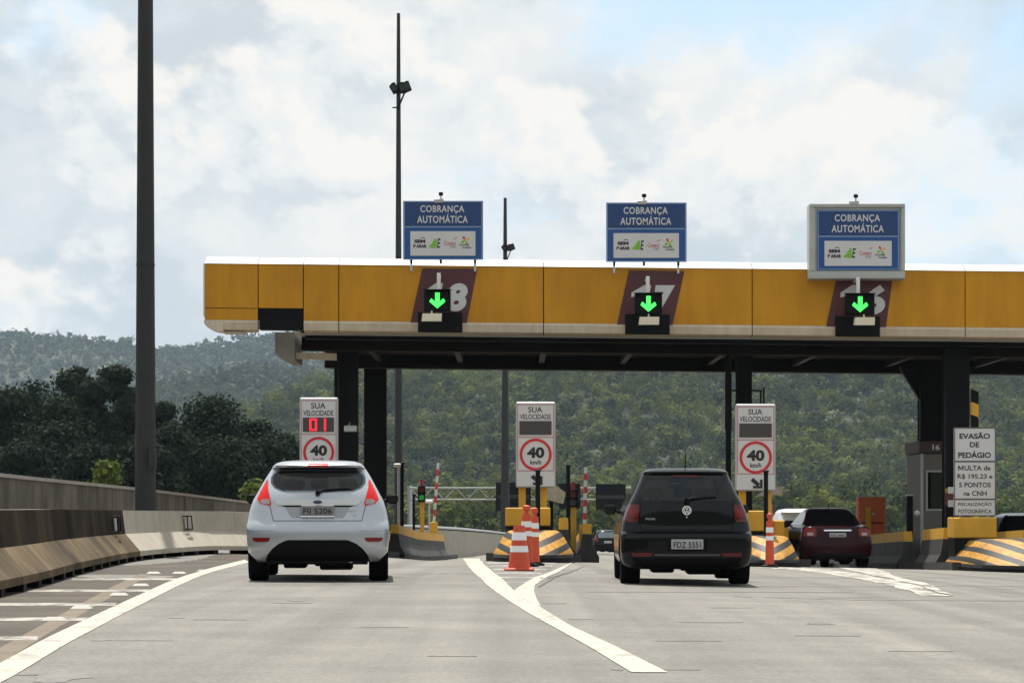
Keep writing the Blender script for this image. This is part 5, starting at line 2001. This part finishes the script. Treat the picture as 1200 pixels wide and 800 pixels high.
def stroke(p, q_, w_):
    a = Vector(p); d = (Vector(q_) - a).normalized(); n = Vector((-d.y, d.x)) * w_
    e = Vector(q_)
    b.poly([(a.x - n.x, a.y - n.y), (e.x - n.x, e.y - n.y), (e.x + n.x, e.y + n.y), (a.x + n.x, a.y + n.y)], ye - .020, ye - .004)
for s_ in (-1, 1):
    stroke((s_ * .017, .958), (0, .922), .0052)
    stroke((s_ * .036, .940), (s_ * .018, .879), .0052)
    stroke((s_ * .018, .879), (0, .914), .0048)
b.build('emblem', mat('emblem_silver', (.80, .80, .80), .4, metal=.3), c.t, world=False)
b = MB(); b.lathe([(.043, ye - .006), (.043, ye - .003)], (0, 0, .917), 'y', 24); b.build('emblem_disc', M_trim, c.t, world=False)
b = MB(); b.lathe([(.012, c.yr(0, .835) - .006), (.012, c.yr(0, .835) - .002)], (0, 0, .835), 'y', 12); b.build('lock', M_chrome, c.t, world=False)
b = MB(); b.path([(.0, c.yr(0, 1.03) - .03, 1.03), (.05, c.yr(.05, 1.055) - .025, 1.06), (.36, c.yr(.36, 1.09) - .02, 1.075)], .013)
b.lathe([(.035, -.02), (.035, .02)], (0, c.yr(0, 1.03) - .02, 1.03), 'y', 12)
b.build('wiper', M_trim, c.t, world=False)
b = MB(); text_into(b, 'FOX', -.50, -.38, .80, .825, 0, bold=.02)
b.v = [(v[0], c.yr(v[0], v[2]) - .006, v[2]) for v in b.v]
b.build('badge_lettering', M_greysheet, c.t, world=False)
c.side('side_window', [(.98, .75, 2.5), (1.08, .72, 2.38), (1.18, .74, 2.2), (1.28, .80, 2.02), (1.34, .90, 1.9)], M_carglass)
c.front_glass(1.0, 1.36, .86, M_seeglass)
cabin(c, 1.05, .85, 1.8)
c.mirrors(2.35, .86, P_dark, .17)
c.underside(.15, .30, hw=.56, y0=.16)
b = MB(); b.tube((.0, .42, 1.44), (.01, .50, 1.63), .010, .006); b.build('roof_aerial', M_trim, c.t, world=False)

# wine red saloon -------------------------------------------------------------
lev = [(.22, .76, .06, 3.95), (.30, .84, .0, 4.05), (.50, .868, .0, 4.1), (.62, .868, .015, 4.1), (.75, .862, .05, 4.0), (.88, .845, .07, 3.85), (.96, .815, .085, 3.55), (1.00, .785, .12, 3.2), (1.02, .75, .45, 3.05), (1.05, .725, .62, 2.95),
       (1.20, .64, .90, 2.65), (1.32, .585, 1.10, 2.4), (1.40, .54, 1.28, 2.2), (1.44, .47, 1.45, 2.05), (1.455, .30, 1.6, 1.9)]
c = Car('saloon_car', 'wine red saloon entering the lane under number 16', 7.90, 55.8, R(1.5), lev, .28, .8, P_wine, wheel=(.31, .25), wy=(.85, 3.35))
c.patch('rear_window', [(1.04, -.60, .60), (1.10, -.60, .60), (1.25, -.54, .54), (1.38, -.48, .48), (1.40, -.44, .44)], M_carglass, off=.01, nx=14)
c.patch('tail_light', [(.76, .56, .80), (.80, .52, .82), (.90, .51, .80), (.965, .54, .76)], M_taillight, off=.012, mirror=True, nx=8)
c.patch('reverse_lens', [(.79, .60, .72), (.81, .58, .74), (.86, .60, .72)], M_clearlens, off=.018, mirror=True, nx=6)
c.patch('boot_chrome', [(.895, -.33, .33), (.93, -.34, .34)], M_chrome, off=.016)
c.patch('boot_seam', [(.69, -.5, .5), (.70, -.5, .5)], M_trim, off=.003)
c.patch('bumper_insert', [(.225, -.60, .60), (.32, -.62, .62), (.36, -.58, .58)], M_trim, off=.006)
c.plate(.75, .85, .2, 'EXZ 4402', out=.016)
c.side('side_window', [(1.03, 1.0, 2.8), (1.15, 1.05, 2.6), (1.28, 1.25, 2.35), (1.36, 1.5, 2.15)], M_carglass)
c.front_glass(1.06, 1.38, .86)
c.mirrors(2.5, .98, P_wine)
c.underside(.17, .28)
b = MB(); b.tube((0, 1.5, 1.45), (0, 1.42, 1.56), .012, .006); b.build('roof_aerial', M_trim, c.t, world=False)

# white car further in -----------------------------------------------------------
lev = [(.25, .80, .05, 4.2), (.40, .88, .0, 4.35), (.70, .90, .0, 4.35), (.85, .89, .05, 4.2), (1.0, .86, .08, 3.6), (1.1, .82, .10, 3.3), (1.3, .75, .22, 2.9), (1.5, .68, .34, 2.5), (1.56, .66, .28, 2.4), (1.62, .6, .4, 2.2), (1.66, .4, .8, 1.8)]
lev = [(a * 1.13, b_ * 1.0, c_, d_) for a, b_, c_, d_ in lev]
c = Car('suv_car', 'white tall car ahead of the wine red saloon', 9.25, 73.0, R(1.2), lev, .28, .7, P_plainwhite, wheel=(.34, .22), wy=(.8, 3.4))
c.patch('rear_window', [(1.18, -.62, .62), (1.25, -.66, .66), (1.40, -.62, .62), (1.50, -.56, .56)], M_carglass, off=.01)
c.patch('tail_light', [(.85, .66, .82), (1.0, .66, .82), (1.14, .68, .78)], M_taillight, off=.012, mirror=True, nx=8)
c.patch('bumper_insert', [(.28, -.66, .66), (.45, -.68, .68)], M_trim, off=.006)
c.plate(.80, .92, .2, 'EUB 7318', out=.016)
b = MB(); text_into(b, 'TURBO', -.55, -.2, 1.02, 1.08, c.yr(.3, 1.05) - .03, bold=.02); b.build('badge_lettering', M_greysheet, c.t, world=False)
c.side('side_window', [(1.1, .6, 3.0), (1.3, .62, 2.7), (1.48, .7, 2.4)], M_carglass)
c.front_glass(1.15, 1.5, .86)
c.mirrors(2.7, 1.05, M_trim)
c.underside(.20, .3)

# dark hatch far ahead ---------------------------------------------------------------
lev = [(.22, .74, .05, 3.6), (.35, .83, .0, 3.8), (.65, .85, .0, 3.8), (.85, .83, .08, 3.5), (1.0, .78, .12, 3.0), (1.25, .66, .28, 2.4), (1.38, .58, .36, 2.1), (1.44, .5, .45, 1.9), (1.48, .3, .9, 1.6)]
c = Car('hatchback_car', 'small dark hatchback far ahead left of the navy hatchback', 5.75, 138.0, R(2), lev, .28, .7, P_black, wheel=(.30, .2), wy=(.62, 3.1))
c.patch('rear_window', [(1.02, -.55, .55), (1.2, -.58, .58), (1.36, -.48, .48)], mat('pale_glass', (.10, .13, .14), .08, coat=.5), off=.01)
c.patch('tail_light', [(.82, .58, .78), (.95, .58, .76), (1.08, .6, .70)], M_taillight, off=.012, mirror=True, nx=8)
c.plate(.70, .82, .22, 'DRK 1185', m_=M_signwhite, out=.016)
c.side('side_window', [(1.0, .8, 2.6), (1.2, .85, 2.3), (1.34, .95, 2.1)], M_carglass)
c.front_glass(1.02, 1.36, .86)
c.underside(.17, .3)

# black car at the right edge ------------------------------------------------------------
lev = [(.24, .78, .05, 3.9), (.35, .86, .0, 4.05), (.68, .88, .0, 4.05), (.85, .87, .06, 3.8), (1.0, .83, .10, 3.3), (1.1, .78, .15, 3.0), (1.3, .68, .30, 2.5), (1.44, .60, .40, 2.2), (1.50, .55, .36, 2.1), (1.55, .4, .7, 1.8), (1.565, .2, .95, 1.6)]
c = Car('hatchback_car', 'black hatchback at the right edge beside the white text sign', 13.75, 61.0, R(2), lev, .28, .7, P_black, wheel=(.31, .2), wy=(.7, 3.2))
c.patch('rear_window', [(1.10, -.58, .58), (1.2, -.62, .62), (1.35, -.58, .58), (1.44, -.5, .5)], M_carglass, off=.01)
c.patch('tail_light', [(.80, .62, .82), (.92, .60, .82), (1.05, .64, .76)], M_taillit, off=.012, mirror=True, nx=8)
c.plate(.74, .86, .2, 'GAL 2093', out=.016)
b = MB(); b.lathe([(.0, c.yr(0, .97) - .03), (.06, c.yr(0, .97) - .02)], (0, 0, .97), 'y', 16); b.build('emblem', M_chrome, c.t, world=False)
c.side('side_window', [(1.05, .8, 2.8), (1.25, .85, 2.5), (1.42, .95, 2.2)], M_carglass)
c.front_glass(1.1, 1.44, .86)
c.mirrors(2.5, 1.0, P_black)
c.underside(.17, .3)

# ------------------------------------------------------------------ beyond the plaza: gantry and exit wall
M_gal2 = mat('dull_galvanised', (.36, .37, .36), .6, metal=.3)
Yg = 190.0
gs = F / Yg
gt_ = thing('sign_gantry', 'white lattice sign gantry spanning the road beyond the toll lanes', 'gantry', (1, Yg, g(1, Yg)))
x0, x1 = (480 - 600) / gs, (775 - 600) / gs
zt_, zb_ = at(0, 571.5, Yg)[2], at(0, 585, Yg)[2]
for yy in (Yg, Yg + 1.0):
    for z in (zt_, zb_):
        b = MB(); b.tube((x0, yy, z), (x1, yy, z), .06, n=8); b.build('chord', M_gal2, gt_)
    n = 22
    b = MB()
    for k_ in range(n):
        xa, xb = x0 + (x1 - x0) * k_ / n, x0 + (x1 - x0) * (k_ + 1) / n
        b.tube((xa, yy, zb_ if k_ % 2 else zt_), (xb, yy, zt_ if k_ % 2 else zb_), .04, n=6)
    b.build('lattice', M_gal2, gt_)
for xp in (x0, x1):
    b = MB(); b.tube((xp, Yg + .5, g(xp, Yg) - .5), (xp, Yg + .5, zt_ + .2), .2); b.build('leg', M_galv, gt_)
for (a, c_, d, e) in ((581, 622, 565, 598), (655, 680, 566, 596), (698, 733, 567, 597)):
    b = MB(); b.box((a - 600) / gs, Yg - .30, at(0, e, Yg)[2], (c_ - 600) / gs, Yg - .12, at(0, d, Yg)[2]); sb = b.build('sign_back', M_steel, gt_)
    b = MB(); b.box((a - 600) / gs + .1, Yg - .36, at(0, (d + e) / 2 + 2, Yg)[2], (c_ - 600) / gs - .1, Yg - .301, at(0, (d + e) / 2 - 2, Yg)[2]); b.build('back_rail', M_mast, sb)

ew = thing('exit_wall', 'pale low concrete wall with rail beyond the left toll lane', 'wall', (-3, 120, g(-3, 120)))
epts = [at(470, 0, 100)[:2], at(535, 0, 112)[:2], at(575, 0, 132)[:2], at(620, 0, 165)[:2], at(660, 0, 210)[:2]]
etop = [at(0, 619, 100)[2], at(0, 622, 112)[2], at(0, 625, 132)[2], at(0, 630, 165)[2], at(0, 634, 210)[2]]
ep = resample(epts, 3.0)
ed = arc(ep)
ec = [dist_of(ep, ed, p) for p in epts]
s = 0
while s < ed[-1] - 2:
    e = min(s + 9, ed[-1])
    pth = sub(ep, ed, s + .02, e - .02, 2.0)
    b = MB()
    for i, p in enumerate(pth):
        zt__ = float(np.interp(s + (e - s) * i / (len(pth) - 1), ec, etop))
        b.v += [(p[0], p[1], g(*p) - .3), (p[0] + .05, p[1] + .3, g(*p) - .3), (p[0] + .05, p[1] + .3, zt__), (p[0], p[1], zt__)]
    for i in range(len(pth) - 1):
        for j in range(4):
            b.f.append((i * 4 + j, i * 4 + (j + 1) % 4, i * 4 + 4 + (j + 1) % 4, i * 4 + 4 + j))
    b.f += [(0, 1, 2, 3), tuple((len(pth) - 1) * 4 + j for j in (3, 2, 1, 0))]
    b.m = [0] * len(b.f)
    wp = b.build('wall_panel', M_conc, ew)
    b = MB()
    pts3 = [(p[0], p[1] + .15, float(np.interp(s + (e - s) * i / (len(pth) - 1), ec, etop)) + .12) for i, p in enumerate(pth)]
    b.path(pts3, .06, 6)
    b.build('rail', M_galv, wp)
    s = e

# ------------------------------------------------------------------ trees
M_leaf_shaded = leaf_mat('cloud_shaded_leaves', (.006, .012, .008), (.024, .038, .017), .2)  # cloud shade over the left grove is put into the leaf colour
M_leaf_mid = leaf_mat('forest_leaves', (.008, .020, .006), (.140, .160, .026), .3)
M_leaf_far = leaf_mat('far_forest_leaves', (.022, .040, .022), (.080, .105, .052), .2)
M_leaf_lime = leaf_mat('lime_leaves', (.05, .075, .015), (.13, .16, .035), .3)
M_bark = mat('bark', (.055, .045, .036), .95, var=.3, vscale=4, bump=.4, bscale=15)


def leaf_mesh(name, centers, size, tints, material, parent=None, off=(0, 0, 0), flat=.6, kind=None, out=None, onoise=.45):
    """one mesh of many small bent leaf sprays (two triangles each)"""
    n = len(centers)
    nrm = rng.normal(size=(n, 3))
    if out is not None:
        nrm = nrm * onoise + out * 1.0
        nrm[:, 2] += .15
    else:
        nrm[:, 2] = np.abs(nrm[:, 2]) + flat
    nrm /= np.linalg.norm(nrm, axis=1)[:, None]
    a = np.cross(nrm, rng.normal(size=(n, 3)))
    a /= np.linalg.norm(a, axis=1)[:, None] + 1e-9
    b = np.cross(nrm, a)
    sz = np.asarray(size).reshape(-1, 1) * rng.uniform(.6, 1.35, (n, 1))
    asp = rng.uniform(.5, 1.0, (n, 1))
    c = centers
    bend = nrm * sz * rng.uniform(-.4, .1, (n, 1))
    v = np.stack([c - a * sz, c - b * sz * asp + bend, c + a * sz, c + b * sz * asp + bend], axis=1).reshape(-1, 3)
    v -= np.asarray(off)
    me = bpy.data.meshes.new(name)
    me.vertices.add(4 * n)
    me.vertices.foreach_set('co', v.astype(np.float32).ravel())
    me.loops.add(4 * n)
    me.loops.foreach_set('vertex_index', np.arange(4 * n, dtype=np.int32))
    me.polygons.add(n)
    me.polygons.foreach_set('loop_start', np.arange(0, 4 * n, 4, dtype=np.int32))
    me.polygons.foreach_set('loop_total', np.full(n, 4, dtype=np.int32))
    me.materials.append(material)
    at_ = me.attributes.new('tint', 'FLOAT', 'POINT')
    at_.data.foreach_set('value', np.repeat(np.clip(tints, 0, 1), 4).astype(np.float32))
    me.update(calc_edges=True)
    o = bpy.data.objects.new(name, me)
    COL.objects.link(o)
    if parent is not None:
        o.parent = parent
    if kind:
        o['kind'] = kind
    return o


def tree(name, lab, px, Y, top_py, width_px, material, group=None, leaves=4200, lsize=.30, crown_from=.25, cat='tree'):
    x, _, zt_ = at(px, top_py, Y)
    zb_ = float(terrain(x, Y))
    H = zt_ - zb_
    hw = width_px / F * Y / 2 * 1.18
    t = thing(name, lab, cat, (x, Y, zb_), group=group)
    # trunk and limbs
    tr_ = MB()
    p = Vector((x, Y, zb_ - .3))
    r = .035 * H * .55 + .06
    pts = [p]
    for k_ in range(5):
        p = p + Vector((random.uniform(-.02, .02) * H, random.uniform(-.02, .02) * H, H * .16))
        pts.append(p)
    for k_, (a, b_) in enumerate(zip(pts[:-1], pts[1:])):
        tr_.tube(a, b_, r * (1 - .15 * k_), r * (1 - .15 * (k_ + 1)), 8)
    ncl = int(26 + width_px * .3)
    cl = []
    for k_ in range(ncl):
        h = random.uniform(crown_from, .96)
        prof = math.sin(min(1, (1.02 - h) / (1.02 - crown_from) * 1.15) * math.pi * .62) ** .8
        an = random.uniform(0, 2 * math.pi)
        rr = hw * prof * math.sqrt(random.uniform(.1, 1)) * .85
        cl.append((Vector((x + rr * math.cos(an), Y + rr * math.sin(an), zb_ + h * H)), random.uniform(.22, .46) * hw + .3, random.uniform(0, 1)))
    cl.append((Vector((x + random.uniform(-.1, .1) * hw, Y, zb_ + H * .965)), .2 * hw + .15, .5))
    for k_ in range(0, len(cl), 2):
        c_, rr, _ = cl[k_]
        hb = min(max((c_.z - zb_) / H - .2, .12), .75)
        i0 = min(4, int(hb / .16))
        s0 = pts[i0].lerp(pts[i0 + 1], .5)
        mid_ = s0.lerp(c_, .55) + Vector((0, 0, .05 * H))
        tr_.tube(s0, mid_, r * .35, r * .2, 6)
        tr_.tube(mid_, c_, r * .2, r * .06, 6)
    tr_.build('trunk', M_bark, t, smooth=True)
    wts = np.array([q_[1] ** 2 for q_ in cl]); wts /= wts.sum()
    idx = rng.choice(len(cl), leaves, p=wts)
    C = np.array([list(q_[0]) for q_ in cl])[idx]
    RR = np.array([q_[1] for q_ in cl])[idx]
    TT = np.array([q_[2] for q_ in cl])[idx]
    d = rng.normal(size=(leaves, 3)); d /= np.linalg.norm(d, axis=1)[:, None]
    rad = rng.uniform(.35, 1.0, leaves) ** .5 * rng.uniform(.85, 1.25, leaves)
    pos = C + d * (RR * rad)[:, None] * np.array([1, 1, .72])
    leaf_mesh('crown', pos, np.full(leaves, lsize), .25 + .5 * TT + rng.normal(0, .12, leaves), material, t, (x, Y, zb_), out=d)
    return t


GROVE = [(8, 176, 456, 70, 'dark tree cut by the left picture edge above the wall'),
         (45, 190, 447, 95, 'broad dark tree second from the left edge'),
         (88, 182, 426, 66, 'dark tree with high domed top left of the thick pole'),
         (134, 178, 428, 58, 'tallest narrow dark tree just left of the thick pole'),
         (112, 170, 442, 70, 'dark tree filling the dip between two high domed trees'),
         (158, 186, 450, 52, 'dark tree half hidden behind the thick pole'),
         (190, 184, 470, 44, 'small dark tree just right of the thick pole'),
         (246, 172, 467, 100, 'dark rounded tree standing alone right of the thick pole'),
         (222, 188, 500, 70, 'low dark tree between thick pole and rounded tree'),
         (293, 178, 494, 76, 'dark sloping tree right of the rounded tree'),
         (328, 186, 508, 70, 'dark tree just left of the speed sign with red digits'),
         (-30, 185, 450, 90, 'dark tree beyond the left picture edge'),
         (60, 160, 500, 110, 'low wide dark tree in front of the left grove'),
         (20, 156, 515, 90, 'low dark bushy tree by the wall at the left edge'),
         (170, 158, 515, 100, 'low dark tree behind the foot of the thick pole'),
         (265, 160, 525, 110, 'low dark tree behind the wall left of the white hatchback'),
         (360, 190, 520, 70, 'dark low tree behind the left speed sign'),
         (70, 165, 470, 100, 'dark tree in the dip right of the left edge trees'),
         (200, 168, 492, 90, 'dark tree filling the gap right of the thick pole'),
         (310, 166, 520, 90, 'dark bushy tree above the pale barrier end'),
         (105, 152, 520, 80, 'low dark bushy tree behind the lime green bush')]
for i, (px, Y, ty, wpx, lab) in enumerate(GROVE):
    tree('dark_tree', lab, px, Y, ty, wpx, M_leaf_shaded, 'dark trees of the left grove', leaves=16000, lsize=.165, crown_from=.08)
tree('lime_bush', 'yellow green bush in front of the dark grove left of the pole', 126, 118, 537, 38, M_leaf_lime, leaves=1600, lsize=.14, crown_from=.15, cat='bush')
tree('lime_bush', 'yellow green bush peeping beside the white hatchback roof', 297, 108, 564, 34, M_leaf_lime, leaves=1600, lsize=.13, crown_from=.15, cat='bush')


def forest(name, lab, n, pxr, yr_, hgt, rad, per, material, lsz, zmin_fn=None, tmean=.5):
    """far wood read as one mass: every crown a handful of leaf sprays"""
    # staggered planting: every tree keeps its own room
    sp = n
    ys_ = np.arange(yr_[0], yr_[1], sp * .87)
    XS, YS = [], []
    for r_i, y_ in enumerate(ys_):
        x0_, x1_ = (pxr[0] - 600) / F * y_, (pxr[1] - 600) / F * y_
        xs_ = np.arange(x0_, x1_, sp) + (sp / 2 if r_i % 2 else 0)
        XS.append(xs_); YS.append(np.full(len(xs_), y_))
    X, Y = np.concatenate(XS), np.concatenate(YS)
    n = len(X)
    X = X + rng.normal(0, sp * .30, n)
    Y = Y + rng.normal(0, sp * .30, n)
    Z = terrain(X, Y)
    H = rng.uniform(.6, 1.3, n) * hgt
    Rr = rng.uniform(.55, 1.45, n) * rad
    cone_ = rng.random(n) < .25
    H *= np.where(rng.random(n) < .14, 1.4, 1.0)
    Rr *= np.where(rng.random(n) < .15, 1.35, 1.0)
    H[cone_] *= 1.15
    Rr[cone_] *= .62
    tn = np.clip(rng.normal(tmean, .26, n), 0, 1)
    # broad patches of lighter and darker wood
    tn += .16 * wob(X, Y, 45)
    k = per
    nl = 6                                   # lobes in each crown
    idx = np.repeat(np.arange(n), k)
    lob = rng.integers(0, nl, n * k)
    ld = rng.normal(size=(n, nl, 3)); ld /= np.linalg.norm(ld, axis=2)[:, :, None]
    ld[:, :, 2] = np.abs(ld[:, :, 2]) * .9 - .15
    ld *= rng.uniform(.35, .75, (n, nl, 1))
    lr = rng.uniform(.34, .62, (n, nl))
    lt = rng.normal(0, .13, (n, nl))
    vert = np.maximum(Rr * 1.15, H * .46)
    d = rng.normal(size=(n * k, 3)); d /= np.linalg.norm(d, axis=1)[:, None]
    d[:, 2] = np.where(d[:, 2] < -.35, -d[:, 2], d[:, 2])
    r_ = rng.uniform(.8, 1.08, n * k)
    q = ld[idx, lob] + d * (lr[idx, lob] * r_)[:, None]
    pos = np.stack([X[idx] + q[:, 0] * Rr[idx], Y[idx] + q[:, 1] * Rr[idx], Z[idx] + H[idx] - vert[idx] + q[:, 2] * vert[idx]], axis=1)
    o = leaf_mesh(name, pos, lsz * (Rr[idx] / rad), tn[idx] + lt[idx, lob] + rng.normal(0, .05, n * k), material, None, (0, 0, 0), .35, 'stuff', out=d, onoise=.28)
    o['label'] = lab
    o['category'] = 'forest'
    return o


forest('forest', 'sunlit green wooded hillside behind the toll lanes', 7.9, (150, 1300), (880, 1400), 14.0, 5.0, 135, M_leaf_mid, .74, tmean=.45)
forest('valley_trees', 'dark green scrub trees on the valley floor behind the lanes', 10.0, (430, 1260), (430, 880), 9.0, 5.2, 110, M_leaf_mid, .62, tmean=.25)
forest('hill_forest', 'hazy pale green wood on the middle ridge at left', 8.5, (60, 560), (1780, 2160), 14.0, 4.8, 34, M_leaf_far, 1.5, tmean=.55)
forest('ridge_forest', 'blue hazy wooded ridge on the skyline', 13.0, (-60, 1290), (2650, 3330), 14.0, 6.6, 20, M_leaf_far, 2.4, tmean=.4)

# ------------------------------------------------------------------ haze
hb = MB()
hb.box(-2750, -1250, -40, 2750, 4450, 295)
M_haze = bpy.data.materials.new('haze_air')
M_haze.use_nodes = True
hn = M_haze.node_tree.nodes
hn.remove(hn['Principled BSDF'])
pv = hn.new('ShaderNodeVolumePrincipled')
pv.inputs['Color'].default_value = (.66, .82, 1.0, 1)
pv.inputs['Density'].default_value = .00007
pv.inputs['Anisotropy'].default_value = .2
M_haze.node_tree.links.new(pv.outputs[0], hn['Material Output'].inputs['Volume'])
hz = hb.build('haze', M_haze, kind='stuff')
hz['label'] = 'thin bluish haze filling the valley air'
